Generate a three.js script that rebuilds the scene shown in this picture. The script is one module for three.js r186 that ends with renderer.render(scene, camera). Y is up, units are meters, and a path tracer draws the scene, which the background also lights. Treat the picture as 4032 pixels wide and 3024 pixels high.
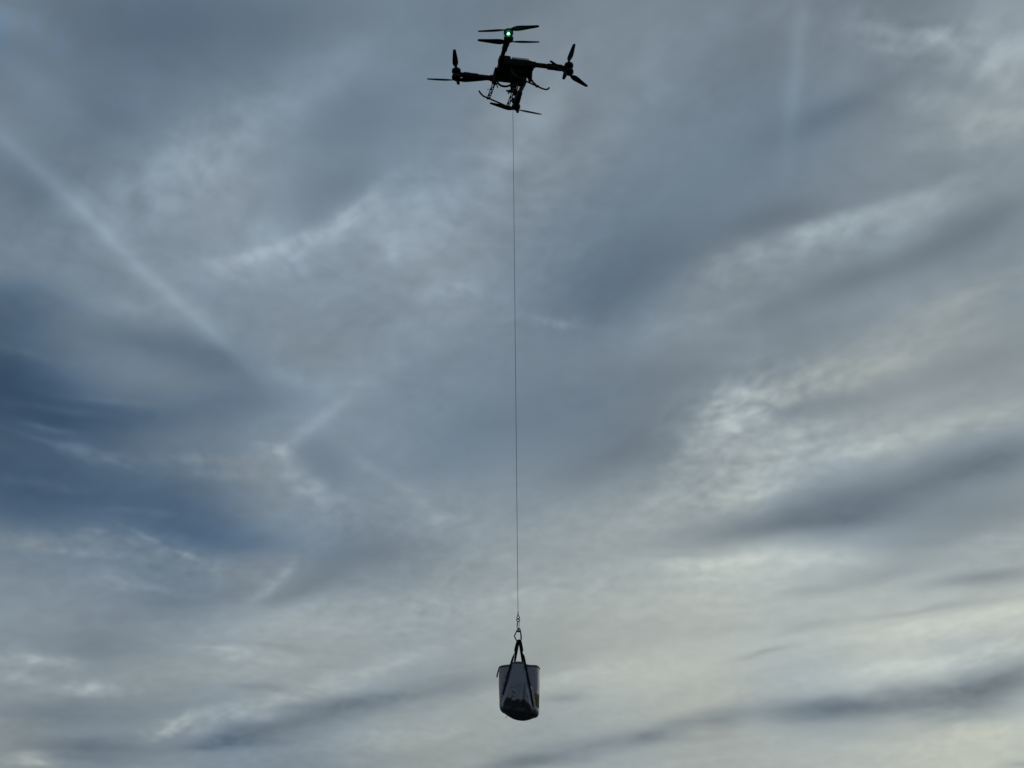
import * as THREE from 'three';
import { mergeGeometries, toCreasedNormals } from 'three/addons/utils/BufferGeometryUtils.js';
import { RoundedBoxGeometry } from 'three/addons/geometries/RoundedBoxGeometry.js';

// ---------------------------------------------------------------- camera, sky, sun, exposure
const scene = new THREE.Scene();
const camera = new THREE.PerspectiveCamera(40, 4 / 3, 0.1, 6000);
camera.position.set(0, 1.6, 0);
camera.rotation.set(THREE.MathUtils.degToRad(27), 0, 0);
scene.add(camera);

const renderer = new THREE.WebGLRenderer({ antialias: true });
renderer.setSize(1024, 768);
renderer.toneMapping = THREE.LinearToneMapping;
renderer.toneMappingExposure = 1;
renderer.shadowMap.enabled = true;
renderer.shadowMap.type = THREE.PCFSoftShadowMap;

const rad = THREE.MathUtils.degToRad;
function mulberry(a) {
  return () => { a |= 0; a = (a + 0x6d2b79f5) | 0; let t = Math.imul(a ^ (a >>> 15), 1 | a); t = (t + Math.imul(t ^ (t >>> 7), 61 | t)) ^ t; return ((t ^ (t >>> 14)) >>> 0) / 4294967296; };
}
// gradient noise on a 256-cell lattice
const LAT = (() => {
  const r = mulberry(77), p = new Uint8Array(512), gx = new Float32Array(256), gy = new Float32Array(256);
  for (let i = 0; i < 256; i++) { p[i] = i; const a = r() * 6.2831853; gx[i] = Math.cos(a); gy[i] = Math.sin(a); }
  for (let i = 255; i > 0; i--) { const j = Math.floor(r() * (i + 1)); [p[i], p[j]] = [p[j], p[i]]; }
  for (let i = 0; i < 256; i++) p[i + 256] = p[i];
  return { p, gx, gy };
})();
function noise2(x, y) {
  const { p, gx, gy } = LAT, fx = Math.floor(x), fy = Math.floor(y), X = fx & 255, Y = fy & 255, u = x - fx, v = y - fy;
  const a = p[X] + Y, b = p[X + 1] + Y, s = u * u * u * (u * (u * 6 - 15) + 10), t = v * v * v * (v * (v * 6 - 15) + 10);
  const i00 = p[a], i10 = p[b], i01 = p[a + 1], i11 = p[b + 1];
  const n00 = gx[i00] * u + gy[i00] * v, n10 = gx[i10] * (u - 1) + gy[i10] * v, n01 = gx[i01] * u + gy[i01] * (v - 1), n11 = gx[i11] * (u - 1) + gy[i11] * (v - 1);
  const c = n00 + (n10 - n00) * s, d = n01 + (n11 - n01) * s;
  return (c + (d - c) * t) * 1.5;
}
function fbm(x, y, n) { let s = 0, a = 0.5; for (let i = 0; i < n; i++) { s += a * noise2(x, y); x = x * 2.03 + 17.3; y = y * 2.03 - 9.1; a *= 0.5; } return s; }

// The sun stands low behind the cloud, to the right of the view.
const SUN_AZ = 38, SUN_EL = 8;
const sunDir = new THREE.Vector3(Math.sin(rad(SUN_AZ)) * Math.cos(rad(SUN_EL)), Math.sin(rad(SUN_EL)), -Math.cos(rad(SUN_AZ)) * Math.cos(rad(SUN_EL)));

// Cloud sheets of the evening sky: azimuth, elevation, half length, half width, tilt (all in degrees), lightness, blueness, raggedness, firmness of the upper (or lower) edge
const CLOUDS = [
  [-24.8,43.1,9.14,2.59,18,-14,0.20,0.4], [-13.6,45.3,6.96,1.33,10,-6,0.00,0.4], [-33.1,40.6,0.87,2.07,78,14,0.00,0.5], [-31.1,38.7,2.74,0.88,-24,8,0.00,0.6], [-24.3,32.2,11.58,0.69,-32,13,-0.10,0.1],
  [-25.2,32.6,9.45,0.30,-32,8,0.00,0.1], [-29.7,33.9,2.27,1.33,-32,-9,0.20,0.3], [-27.4,37.9,3.73,1.58,-4,-8,0.10,0.5], [-20.6,37.0,7.74,2.02,42,20,-0.10,0.6], [-13.2,42.4,4.05,1.35,38,7,0.00,0.6],
  [-17.3,32.9,2.53,0.62,20,15,-0.20,0.9,0.8], [-13.1,34.6,2.31,0.62,32,15,-0.20,0.9,0.8], [-9.8,36.5,1.73,0.62,43,15,-0.20,0.9,0.8], [-10.5,35.9,1.47,0.29,41,9,0.00,1.0,0.5], [-14.4,33.9,6.28,1.44,26,10,0.00,0.5],
  [-11.5,36.7,3.17,1.31,32,-16,0.10,0.5], [-10.8,40.8,4.10,1.86,26,-14,0.10,0.5], [-17.0,35.7,2.85,0.94,30,-4,0.00,0.5], [-4.8,35.6,5.70,3.68,18,15,-0.10,0.6], [-7.4,33.9,0.35,1.11,4,7,0.00,1.0],
  [-4.2,32.1,2.00,0.45,10,9,0.00,1.5], [-6.4,37.0,2.18,0.98,-36,8,0.00,0.5], [-13.7,33.0,2.15,1.22,-33,9,0.00,0.6], [-29.0,27.8,2.69,1.12,23,-17,0.60,0.7], [-28.6,25.0,3.29,2.49,2,-24,0.90,0.1],
  [-24.4,29.2,3.49,0.93,-4,10,-0.10,0.6], [-19.5,27.3,4.39,0.96,-12,-18,0.30,0.5], [-23.3,27.2,2.65,0.70,-5,-6,0.20,0.6], [-13.9,30.0,4.83,1.95,17,2,0.00,0.6], [-8.1,28.0,5.47,1.49,39,9,0.00,0.5],
  [-13.0,26.6,1.45,0.49,-14,10,0.00,0.8], [1.4,40.1,3.18,5.03,-1,16,-0.10,0.4], [-3.6,45.6,4.74,1.36,22,-2,0.00,0.5], [-0.8,39.4,4.85,0.97,45,8,0.00,0.5], [9.3,33.4,8.23,3.22,27,-20,0.25,0.1],
  [5.4,31.5,5.70,2.37,22,-13,0.20,0.1], [8.4,32.7,5.37,1.86,24,-6,0.10,0.1], [4.1,27.9,4.75,1.51,8,-8,0.10,0.5], [15.8,37.6,7.54,2.64,21,-8,0.10,0.5], [16.1,43.1,3.81,1.38,9,-3,0.00,0.6],
  [11.3,43.0,5.01,1.65,27,6,0.00,0.5], [19.7,42.3,0.45,4.71,-14,10,0.00,0.2], [27.6,41.7,3.62,1.06,-27,14,-0.10,1.6], [32.3,40.8,1.79,2.09,-22,12,-0.10,0.6], [30.8,36.9,3.76,1.10,-7,16,-0.20,0.9],
  [26.8,39.1,2.57,0.87,-23,10,-0.10,0.9], [23.0,39.7,2.99,0.64,10,-9,0.10,0.5], [21.2,39.3,3.50,0.93,7,-9,0.10,0.5], [15.5,33.1,3.03,1.07,16,22,-0.20,0.7,0.8], [20.7,33.9,2.46,1.04,5,22,-0.20,0.7,0.8],
  [25.4,34.1,2.32,1.02,1,22,-0.20,0.7,0.8], [18.8,34.2,1.63,0.48,7,10,-0.10,1.0,0.8], [22.2,34.4,1.84,0.47,2,10,-0.10,1.0,0.8], [16.8,34.8,2.55,0.72,9,-12,0.10,0.4], [23.5,36.0,4.10,1.16,7,4,0.00,0.5],
  [20.6,30.8,5.40,0.81,12,-16,0.10,0.5], [28.4,32.3,2.87,0.77,11,-14,0.10,0.5], [11.3,29.8,3.88,0.99,9,2,0.00,0.5], [2.7,30.3,2.38,0.30,-4,11,-0.10,1.3], [4.5,30.4,0.85,0.22,3,9,0.00,1.2],
  [-0.2,31.3,1.50,0.75,-30,5,0.00,0.6], [26.1,28.8,5.51,1.04,11,12,-0.30,0.6], [27.5,25.5,3.54,0.68,7,-9,0.10,0.6], [18.0,28.5,4.40,1.21,10,-5,0.10,0.5], [22.9,26.8,5.28,0.80,8,8,-0.20,0.6],
  [18.7,26.1,3.68,0.62,6,13,-0.30,0.8], [26.8,22.8,2.50,0.68,-0,10,-0.20,0.6], [-27.8,21.0,5.74,2.93,11,-36,1.10,0.1], [-26.7,24.0,5.07,2.28,1,-22,0.80,0.1], [-22.9,22.6,3.75,1.63,1,-14,0.50,0.2],
  [-24.0,19.0,7.13,1.83,3,-25,0.90,0.1], [-16.8,18.2,3.47,1.30,5,-18,0.90,0.2], [-19.5,20.3,4.99,1.66,7,-12,0.40,0.2], [-23.8,21.5,1.86,0.34,-6,15,-0.40,1.4], [-25.6,22.3,1.28,0.27,-3,9,-0.30,1.2],
  [-20.5,22.9,3.39,0.95,8,3,-0.20,0.8], [-21.1,24.0,3.60,0.95,9,-12,0.50,0.6], [-15.4,25.2,3.80,1.22,7,-10,0.30,0.5], [-17.4,27.6,2.82,0.72,-18,-10,0.20,0.5], [-13.0,23.1,1.34,0.37,40,11,-0.10,0.9],
  [-10.9,24.9,1.99,0.37,46,11,-0.10,0.9], [-13.3,22.5,0.72,0.44,-15,10,-0.20,1.2], [-12.1,21.5,1.95,0.53,-31,16,-0.20,0.9], [-11.0,20.9,1.46,0.39,-16,8,-0.10,0.9], [-17.5,21.8,3.25,0.38,3,10,-0.40,0.7],
  [-16.7,21.1,2.57,0.34,4,10,-0.40,0.7], [-8.1,22.4,2.43,0.32,-32,5,-0.10,0.8], [-5.5,20.6,1.31,0.32,-43,5,-0.10,0.8], [-4.0,19.6,0.99,0.25,15,9,-0.10,1.2], [-8.3,20.0,5.64,1.48,13,6,-0.10,0.6],
  [-10.9,22.6,1.46,0.99,4,-10,0.10,0.5], [-3.5,23.7,3.50,1.50,31,-6,0.10,0.5], [-20.2,17.1,5.39,0.69,-2,12,-0.40,1.0], [-25.6,16.9,2.31,0.49,-3,8,-0.30,0.9], [-24.0,15.4,3.58,0.67,7,-2,0.00,0.7],
  [-19.2,15.2,3.82,0.59,-3,13,-0.20,0.8], [-13.7,15.4,1.07,0.31,42,11,-0.10,1.2], [-12.5,16.6,0.95,0.31,45,11,-0.10,1.2], [-17.0,14.9,2.96,0.60,5,-14,0.20,0.6], [-11.8,15.6,2.58,0.63,23,-14,0.10,0.6],
  [-14.0,18.0,2.12,0.72,4,-12,0.40,0.6], [-8.9,17.3,4.12,0.97,13,-7,0.10,0.6], [-6.1,17.9,5.66,0.59,6,-6,0.10,0.5], [-11.6,14.0,5.42,0.94,9,8,0.00,0.6], [-3.7,15.3,5.64,1.20,7,12,-0.10,0.6],
  [-1.2,18.5,4.97,1.48,8,8,-0.10,0.5], [-24.3,11.2,1.65,0.34,-1,22,-0.20,0.9], [-21.5,10.2,1.67,0.33,8,26,-0.20,0.7], [-24.6,10.4,1.02,0.21,1,14,-0.10,0.7], [-23.4,12.6,3.34,0.44,5,-8,0.20,0.6],
  [-21.0,12.0,2.36,0.58,5,-12,0.20,0.6], [-18.3,9.4,4.99,0.57,7,-6,0.10,0.6], [-23.6,8.9,2.85,0.55,4,-14,0.20,0.5], [-14.8,12.3,2.53,0.27,-1,10,-0.10,0.9], [-12.5,12.7,1.88,0.12,-2,-8,0.00,0.5],
  [-13.4,10.7,1.38,0.14,-1,-16,0.10,0.6], [-11.8,10.5,0.93,0.09,-6,-10,0.00,0.5], [-15.6,11.3,3.84,0.54,5,6,-0.10,0.6], [-16.6,8.8,2.20,0.45,15,11,-0.20,0.7], [-13.1,9.8,2.32,0.46,18,11,-0.20,0.7],
  [-7.7,11.6,4.75,0.47,18,11,-0.20,0.7], [-17.3,8.6,1.05,0.36,34,8,-0.10,1.6], [-13.3,8.5,2.70,0.59,15,-20,0.20,0.5], [-9.0,9.7,2.82,0.60,15,-20,0.20,0.5], [-3.6,11.0,3.96,0.61,13,-20,0.20,0.5],
  [-7.9,10.2,2.59,0.41,9,-12,0.20,0.5], [-14.7,7.9,2.44,0.40,6,-22,0.30,0.5], [-5.9,8.3,5.42,0.59,5,9,-0.10,0.5], [-23.4,6.7,1.00,0.33,3,30,-0.40,0.6], [-21.0,7.5,2.50,0.51,3,-24,0.30,0.5],
  [-18.6,7.0,2.54,0.34,8,-4,0.00,0.6], [12.7,24.6,2.91,1.71,20,22,-0.20,1.0], [14.6,23.0,4.51,1.46,6,18,-0.20,1.0], [20.8,22.1,2.94,0.80,11,16,-0.20,1.0], [13.3,20.5,3.11,0.82,7,20,-0.20,1.0],
  [12.2,22.5,1.69,0.49,5,-9,0.10,0.9], [16.1,24.6,1.89,0.48,14,-8,0.10,0.7], [19.0,24.7,3.90,0.72,8,-8,0.10,0.7], [25.5,23.0,3.61,0.92,5,6,-0.20,0.7], [16.1,18.9,5.34,1.42,2,-38,0.40,0.2,-0.6],
  [12.8,18.8,2.86,0.63,2,-14,0.20,0.4], [21.6,20.0,4.46,1.24,11,-27,0.30,0.2], [26.3,20.6,3.15,1.03,7,-26,0.30,0.4], [24.7,18.3,4.24,0.90,5,-10,0.10,0.5], [6.1,23.1,4.73,2.23,23,-18,0.20,0.4],
  [2.1,25.2,4.02,1.76,19,-12,0.10,0.5], [8.5,19.8,3.68,0.98,15,11,-0.20,0.7], [5.2,20.7,4.22,1.23,12,8,-0.10,0.6], [8.8,27.0,4.92,1.24,10,-10,0.10,0.5], [10.9,16.9,3.11,0.48,-3,18,-0.20,0.6],
  [16.3,17.0,5.27,0.47,-3,16,-0.20,0.6], [14.9,15.3,6.94,1.17,2,8,-0.10,0.5], [7.5,15.7,5.59,1.43,6,8,-0.10,0.5], [26.4,16.8,1.65,0.88,3,12,-0.10,0.9], [22.0,17.0,3.06,0.68,4,-12,0.10,0.7],
  [24.7,15.1,2.70,0.35,-0,-28,0.30,0.4], [19.5,15.9,2.92,0.45,9,-12,0.10,0.7], [16.2,15.3,1.61,0.28,-0,-12,0.10,0.7], [21.9,13.9,3.67,0.20,4,-16,0.10,0.5], [25.0,13.3,3.10,0.56,3,14,-0.20,0.3],
  [19.2,12.9,5.72,0.67,2,9,-0.10,0.4], [13.5,12.4,1.75,0.14,9,-20,0.10,0.6], [15.6,13.5,1.38,0.23,4,-10,0.10,0.7], [11.8,13.8,2.13,0.28,3,-6,0.00,0.6], [20.1,11.3,4.97,0.44,2,12,-0.10,0.4],
  [24.3,11.7,2.51,0.30,9,14,-0.10,0.3], [16.0,9.5,3.34,0.69,-1,-46,0.60,0.2,0.3], [20.1,9.9,3.45,0.65,4,-36,0.40,0.3,0.4], [24.2,10.5,2.73,0.83,14,-44,0.50,0.3,0.6], [22.5,9.2,2.91,0.51,2,-18,0.20,0.4],
  [10.7,9.2,1.46,0.45,-174,-22,0.30,0.4], [8.0,8.7,1.83,0.45,-166,-22,0.30,0.4], [4.4,8.0,2.70,0.45,-170,-22,0.30,0.4], [0.8,7.4,1.80,0.45,-169,-22,0.30,0.4], [6.8,8.4,1.64,0.31,-1,-14,0.20,0.4],
  [9.4,8.4,2.08,0.27,-5,-8,0.10,0.4], [2.6,10.4,1.08,0.28,1,-20,0.20,0.4], [-0.4,7.1,1.89,0.31,8,-18,0.20,0.4], [-2.6,8.5,1.42,0.18,10,-8,0.10,0.5], [22.9,7.9,3.89,0.71,3,12,-0.20,0.3],
  [13.9,7.2,5.37,0.56,2,4,0.00,0.4], [24.7,6.5,1.00,0.20,7,-24,0.30,0.4], [6.0,11.5,4.32,0.93,5,8,-0.10,0.4], [3.4,14.6,3.91,1.44,-1,-4,0.00,0.5], [2.4,12.9,1.95,0.71,-1,-4,0.00,0.6],
  [27.4,42.0,2.55,0.30,-25,9,-0.10,1.8], [26.1,41.5,1.72,0.22,-22,7,-0.10,1.8], [29.1,41.8,1.21,0.22,-10,8,-0.10,1.8], [13.5,24.9,2.65,1.22,15,9,-0.10,1.2], [14.2,22.1,3.58,1.69,9,7,-0.10,1.2],
  [-20.3,17.7,1.37,0.11,-19,8,-0.20,1.4], [-19.1,17.4,1.38,0.11,-16,8,-0.20,1.4], [-21.6,17.4,1.56,0.14,-12,7,-0.20,1.4], [-22.4,16.5,2.61,0.18,-2,7,-0.10,1.4], [-17.8,17.0,1.61,0.14,-9,7,-0.20,1.4],
  [-25.7,22.4,1.06,0.11,-0,9,-0.30,1.4], [-26.7,21.8,1.05,0.11,-7,9,-0.30,1.4], [-21.9,21.2,0.90,0.09,-13,8,-0.20,1.2], [-14.3,12.1,1.84,0.11,-1,8,-0.10,1.2], [-15.5,12.4,1.37,0.09,-3,8,-0.10,1.2],
  [-11.5,12.5,1.65,0.09,-1,-6,0.00,0.8], [-10.0,11.8,2.12,0.12,4,-5,0.00,0.8], [-17.1,8.8,0.84,0.14,39,9,-0.10,1.8], [-16.7,8.4,0.63,0.11,34,-8,0.00,1.8], [-17.4,8.2,0.62,0.11,34,8,0.00,1.8],
  [20.9,13.4,2.41,0.09,7,-7,0.00,0.8], [17.5,12.4,2.02,0.11,2,-5,0.00,0.8], [12.9,15.0,2.82,0.14,1,-5,0.00,0.9], [9.7,17.5,1.94,0.14,1,-7,0.00,0.9], [11.5,16.1,2.85,0.14,-1,6,0.00,0.9],
  [3.1,11.5,3.39,0.33,13,6,0.00,0.8], [9.5,10.0,3.77,0.32,8,5,-0.10,0.6], [17.4,8.2,3.28,0.22,1,-5,0.00,0.6], [12.6,8.1,2.73,0.18,2,5,0.00,0.6], [-25.6,23.5,2.56,0.23,2,8,-0.30,1.2],
  [-22.5,24.5,2.44,0.21,3,7,-0.20,1.2], [-25.8,19.7,2.52,0.23,3,7,-0.30,1.2], [-20.5,18.8,2.69,0.21,-1,7,-0.30,1.2], [-27.6,25.9,1.88,0.27,-0,7,-0.30,1.2], [-32.5,41.2,4.40,4.58,23,-1,-0.18,0.0],
  [-29.8,42.1,4.54,4.65,21,0,-0.06,0.0], [-25.0,43.5,4.76,4.74,18,-1,0.20,0.0], [-18.4,44.6,4.98,4.85,13,1,0.12,0.0], [-11.7,45.5,5.13,4.92,8,4,-0.03,0.0], [-5.3,46.0,5.21,4.96,4,4,0.08,0.0],
  [8.3,45.6,5.17,4.96,-6,6,-0.03,0.0], [25.3,42.8,4.70,4.77,-18,-4,0.04,0.0], [27.9,41.7,4.59,4.73,-19,-4,0.02,0.0], [32.7,41.2,4.33,4.58,-23,7,-0.05,0.0], [-31.7,38.8,4.45,4.70,21,3,-0.07,0.0],
  [-28.0,38.9,4.65,4.83,18,2,0.07,0.0], [-24.1,40.3,4.83,4.90,16,-1,0.11,0.0], [-10.1,43.4,5.22,5.06,7,3,0.00,0.0], [-7.3,41.5,5.31,5.17,5,3,0.06,0.0], [8.0,42.2,5.26,5.14,-5,2,-0.02,0.0],
  [12.7,41.7,5.17,5.10,-9,-3,0.06,0.0], [17.1,41.8,5.04,5.01,-12,-1,0.05,0.0], [23.1,40.1,4.82,4.94,-15,2,0.04,0.0], [27.0,38.7,4.64,4.87,-18,-2,-0.03,0.0], [30.9,38.1,4.43,4.75,-20,4,-0.09,0.0],
  [-31.1,36.9,4.48,4.78,20,4,0.03,0.0], [-29.7,33.9,4.55,4.90,18,1,0.06,0.0], [-27.4,34.0,4.68,4.98,16,-3,0.05,0.0], [-25.4,36.5,4.79,4.99,16,-2,0.06,0.0], [-20.5,37.5,5.01,5.10,13,2,-0.07,0.0],
  [-17.0,39.1,5.13,5.13,11,2,-0.06,0.0], [-12.8,39.4,5.25,5.20,8,1,0.06,0.0], [-9.7,39.9,5.30,5.22,6,1,0.09,0.0], [-5.0,39.7,5.37,5.27,3,1,0.01,0.0], [2.4,40.8,5.36,5.24,-2,-1,-0.10,0.0],
  [10.9,39.6,5.26,5.22,-7,0,0.06,0.0], [15.4,39.0,5.14,5.16,-10,1,0.08,0.0], [21.2,38.1,4.93,5.06,-13,3,0.03,0.0], [25.1,36.8,4.74,4.99,-16,-1,-0.03,0.0], [30.5,36.9,4.45,4.80,-19,3,-0.09,0.0],
  [-20.9,35.3,5.01,5.15,12,4,-0.06,0.0], [-16.4,35.8,5.18,5.24,10,7,-0.05,0.0], [-11.8,36.8,5.31,5.30,7,2,0.06,0.0], [-3.3,37.1,5.44,5.37,2,-2,-0.02,0.0], [2.3,37.7,5.43,5.36,-1,-6,0.02,0.0],
  [7.5,36.7,5.38,5.35,-5,0,0.08,0.0], [12.0,36.1,5.28,5.32,-7,4,0.02,0.0], [16.4,35.8,5.14,5.24,-10,1,-0.00,0.0], [24.5,34.2,4.78,5.07,-14,-3,0.00,0.0], [28.3,33.5,4.57,4.96,-17,-3,0.04,0.0],
  [-19.0,32.3,5.10,5.26,10,4,-0.01,0.0], [-14.4,33.8,5.27,5.33,8,4,-0.02,0.0], [-9.2,34.4,5.40,5.40,5,1,-0.01,0.0], [-4.7,34.1,5.47,5.44,3,2,-0.04,0.0], [2.8,34.7,5.47,5.44,-2,-4,0.10,0.0],
  [7.3,34.0,5.41,5.43,-4,2,0.05,0.0], [11.7,33.9,5.31,5.37,-7,4,-0.04,0.0], [18.9,33.5,5.05,5.24,-11,-3,0.00,0.0], [23.0,33.7,4.86,5.12,-13,-2,0.01,0.0], [23.9,31.4,4.81,5.13,-13,0,0.09,0.0],
  [28.9,31.3,4.51,4.96,-16,-3,0.10,0.0], [-25.0,29.3,4.80,5.12,13,1,0.00,0.0], [-20.0,30.2,5.06,5.26,10,2,0.03,0.0], [-14.6,30.9,5.28,5.37,8,2,-0.00,0.0], [-4.3,32.1,5.49,5.48,2,4,-0.02,0.0],
  [-0.8,31.8,5.51,5.50,0,2,-0.00,0.0], [4.3,32.2,5.48,5.48,-2,1,0.03,0.0], [8.6,31.5,5.41,5.46,-5,4,-0.03,0.0], [12.9,31.8,5.29,5.39,-7,1,-0.06,0.0], [18.4,31.1,5.08,5.29,-10,-2,0.06,0.0],
  [21.0,30.5,4.95,5.23,-11,1,0.09,0.0], [24.6,29.1,4.75,5.13,-13,1,0.02,0.0], [28.3,29.0,4.53,5.00,-15,-2,0.04,0.0], [-28.5,25.7,4.54,4.99,13,-2,0.06,0.0], [-24.5,27.0,4.80,5.14,12,2,-0.00,0.0],
  [-19.5,27.6,5.07,5.28,9,-1,0.06,0.0], [-3.0,29.0,5.52,5.52,1,3,0.02,0.0], [2.7,29.0,5.51,5.52,-1,4,-0.04,0.0], [8.4,28.5,5.42,5.48,-4,2,-0.00,0.0], [24.1,26.8,4.76,5.15,-11,2,-0.14,0.0],
  [27.6,25.9,4.54,5.03,-13,-1,-0.11,0.0], [-23.8,23.8,4.81,5.13,10,3,-0.11,0.0], [-16.4,24.8,5.19,5.34,7,-1,0.08,0.0], [-12.4,23.7,5.33,5.41,5,3,-0.03,0.0], [-9.9,25.9,5.41,5.46,4,2,-0.01,0.0],
  [-2.9,25.2,5.52,5.52,1,0,0.09,0.0], [2.1,25.2,5.52,5.52,-1,0,0.09,0.0], [6.7,23.8,5.45,5.48,-3,-1,0.10,0.0], [10.7,24.1,5.35,5.43,-4,-3,0.01,0.0], [13.5,24.6,5.26,5.40,-6,-3,0.00,0.0],
  [15.9,22.9,5.15,5.33,-6,-3,0.01,0.0], [19.9,24.4,4.97,5.25,-9,0,-0.11,0.0], [21.9,21.9,4.83,5.16,-9,4,-0.07,0.0], [26.8,22.8,4.54,5.02,-11,-3,0.04,0.0], [-27.2,20.2,4.53,4.96,10,2,-0.01,0.0],
  [-23.0,19.9,4.79,5.09,8,2,-0.05,0.0], [-12.4,21.5,5.31,5.37,5,3,-0.04,0.0], [-10.4,22.6,5.38,5.42,4,3,-0.00,0.0], [-6.9,21.8,5.45,5.44,3,1,0.05,0.0], [-2.8,21.4,5.50,5.46,1,1,0.04,0.0],
  [2.5,22.0,5.49,5.47,-1,0,0.07,0.0], [9.2,22.2,5.38,5.43,-4,-2,0.00,0.0], [12.2,22.3,5.29,5.39,-5,-2,-0.04,0.0], [14.3,20.4,5.18,5.31,-5,2,-0.01,0.0], [18.0,20.5,5.01,5.24,-7,0,0.08,0.0],
  [21.6,19.9,4.81,5.13,-8,2,0.08,0.0], [25.2,20.7,4.61,5.04,-9,-1,0.12,0.0], [26.9,19.1,4.46,4.95,-9,-8,0.16,0.0], [-26.2,17.6,4.55,4.93,8,-1,0.09,0.0], [-22.6,17.6,4.77,5.04,7,-3,0.11,0.0],
  [-19.7,18.4,4.95,5.14,6,-4,0.12,0.0], [-16.7,18.0,5.09,5.20,5,-3,0.09,0.0], [-10.6,18.9,5.33,5.33,3,-2,0.10,0.0], [-6.7,18.4,5.41,5.36,2,-3,0.08,0.0], [-0.4,18.7,5.47,5.40,0,2,-0.06,0.0],
  [9.0,19.5,5.35,5.37,-3,1,-0.05,0.0], [12.8,18.8,5.22,5.30,-4,5,-0.06,0.0], [16.3,18.8,5.07,5.23,-5,2,0.06,0.0], [20.2,18.6,4.87,5.14,-7,-1,0.11,0.0], [23.6,18.2,4.66,5.03,-8,-2,0.10,0.0],
  [26.2,16.9,4.46,4.91,-8,-5,-0.00,0.0], [-25.3,15.3,4.55,4.88,7,-1,0.08,0.0], [-21.0,15.3,4.81,5.00,6,-5,0.16,0.0], [-17.0,14.9,5.01,5.09,5,-2,0.12,0.0], [-10.8,16.0,5.27,5.24,3,-1,0.02,0.0],
  [-6.6,16.2,5.38,5.29,2,-3,0.02,0.0], [-2.7,15.8,5.42,5.30,1,2,-0.09,0.0], [2.4,16.5,5.43,5.33,-1,3,-0.14,0.0], [7.5,16.4,5.34,5.29,-2,2,-0.08,0.0], [11.4,17.0,5.24,5.26,-3,5,-0.09,0.0],
  [14.9,15.8,5.08,5.16,-4,3,-0.07,0.0], [18.6,16.0,4.91,5.09,-5,-1,-0.05,0.0], [22.0,15.9,4.71,5.00,-6,0,-0.06,0.0], [24.7,15.1,4.52,4.89,-7,1,-0.11,0.0], [26.0,13.8,4.40,4.80,-7,3,-0.12,0.0],
  [-24.4,11.2,4.50,4.73,5,5,-0.09,0.0], [-21.6,12.1,4.70,4.86,5,3,-0.08,0.0], [-17.2,12.8,4.95,5.00,4,3,-0.08,0.0], [-12.5,13.1,5.16,5.09,3,8,-0.23,0.0], [-7.6,13.1,5.29,5.15,2,4,-0.08,0.0],
  [-4.0,14.8,5.39,5.25,1,2,-0.06,0.0], [2.4,12.9,5.35,5.18,-1,6,-0.18,0.0], [7.3,12.8,5.27,5.14,-2,6,-0.14,0.0], [12.2,13.1,5.13,5.10,-3,5,-0.11,0.0], [18.1,13.0,4.86,4.98,-4,2,-0.11,0.0],
  [21.3,12.1,4.66,4.86,-5,4,-0.06,0.0], [25.1,12.6,4.43,4.78,-6,2,-0.01,0.0], [-21.5,10.2,4.65,4.77,4,2,-0.05,0.0], [-13.4,10.7,5.06,4.96,3,6,-0.14,0.0], [-11.1,10.4,5.13,4.98,2,3,-0.08,0.0],
  [-7.4,10.2,5.22,5.01,1,3,-0.00,0.0], [-3.8,11.3,5.31,5.09,1,5,-0.05,0.0], [-1.8,9.2,5.26,4.98,0,2,-0.12,0.0], [2.6,10.4,5.29,5.05,-0,3,-0.07,0.0], [6.0,11.0,5.25,5.06,-1,5,-0.10,0.0],
  [10.8,10.9,5.12,5.01,-2,4,-0.13,0.0], [14.2,9.6,4.96,4.89,-2,-1,0.09,0.0], [16.2,9.5,4.86,4.85,-3,-1,0.13,0.0], [19.8,9.8,4.68,4.79,-4,2,0.01,0.0], [23.2,10.4,4.50,4.73,-4,-2,0.13,0.0],
  [25.2,11.1,4.38,4.71,-5,-2,0.13,0.0], [19.0,11.4,4.77,4.89,-4,3,-0.03,0.0], [-23.4,6.7,4.42,4.53,3,-6,0.00,0.0], [-21.0,7.4,4.59,4.63,3,-7,0.18,0.0], [-17.7,8.4,4.80,4.76,3,-2,0.08,0.0],
  [-14.7,7.9,4.92,4.78,2,-5,0.26,0.0], [-10.8,7.7,5.06,4.83,1,-11,0.28,0.0], [-6.1,8.3,5.19,4.91,1,-1,-0.05,0.0], [-1.3,7.6,5.22,4.89,0,-1,-0.09,0.0], [2.2,7.6,5.21,4.89,-0,-3,0.11,0.0],
  [10.5,7.7,5.04,4.84,-1,-4,-0.10,0.0], [15.1,7.8,4.86,4.77,-2,-3,0.03,0.0], [19.5,7.6,4.63,4.68,-3,0,-0.12,0.0], [23.0,7.3,4.41,4.57,-3,-3,-0.13,0.0], [0.1,7.2,5.20,4.87,-0,-3,0.02,0.0],
  [-25.5,20.7,4.65,5.03,10,3,-0.07,0.0], [-21.4,21.3,4.91,5.17,8,3,-0.09,0.0], [-26.7,22.1,4.60,5.01,11,2,-0.06,0.0], [14.2,34.9,5.22,5.31,-8,2,-0.03,0.0], [-22.2,28.4,4.94,5.20,11,1,0.01,0.0],
  [-14.3,20.6,5.23,5.32,5,2,-0.07,0.0], [-12.0,17.4,5.26,5.27,4,-2,0.06,0.0], [-24.0,13.4,4.59,4.85,6,2,-0.03,0.0], [-19.2,11.1,4.81,4.87,4,3,-0.13,0.0], [-10.2,14.6,5.26,5.19,3,2,-0.10,0.0],
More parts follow.
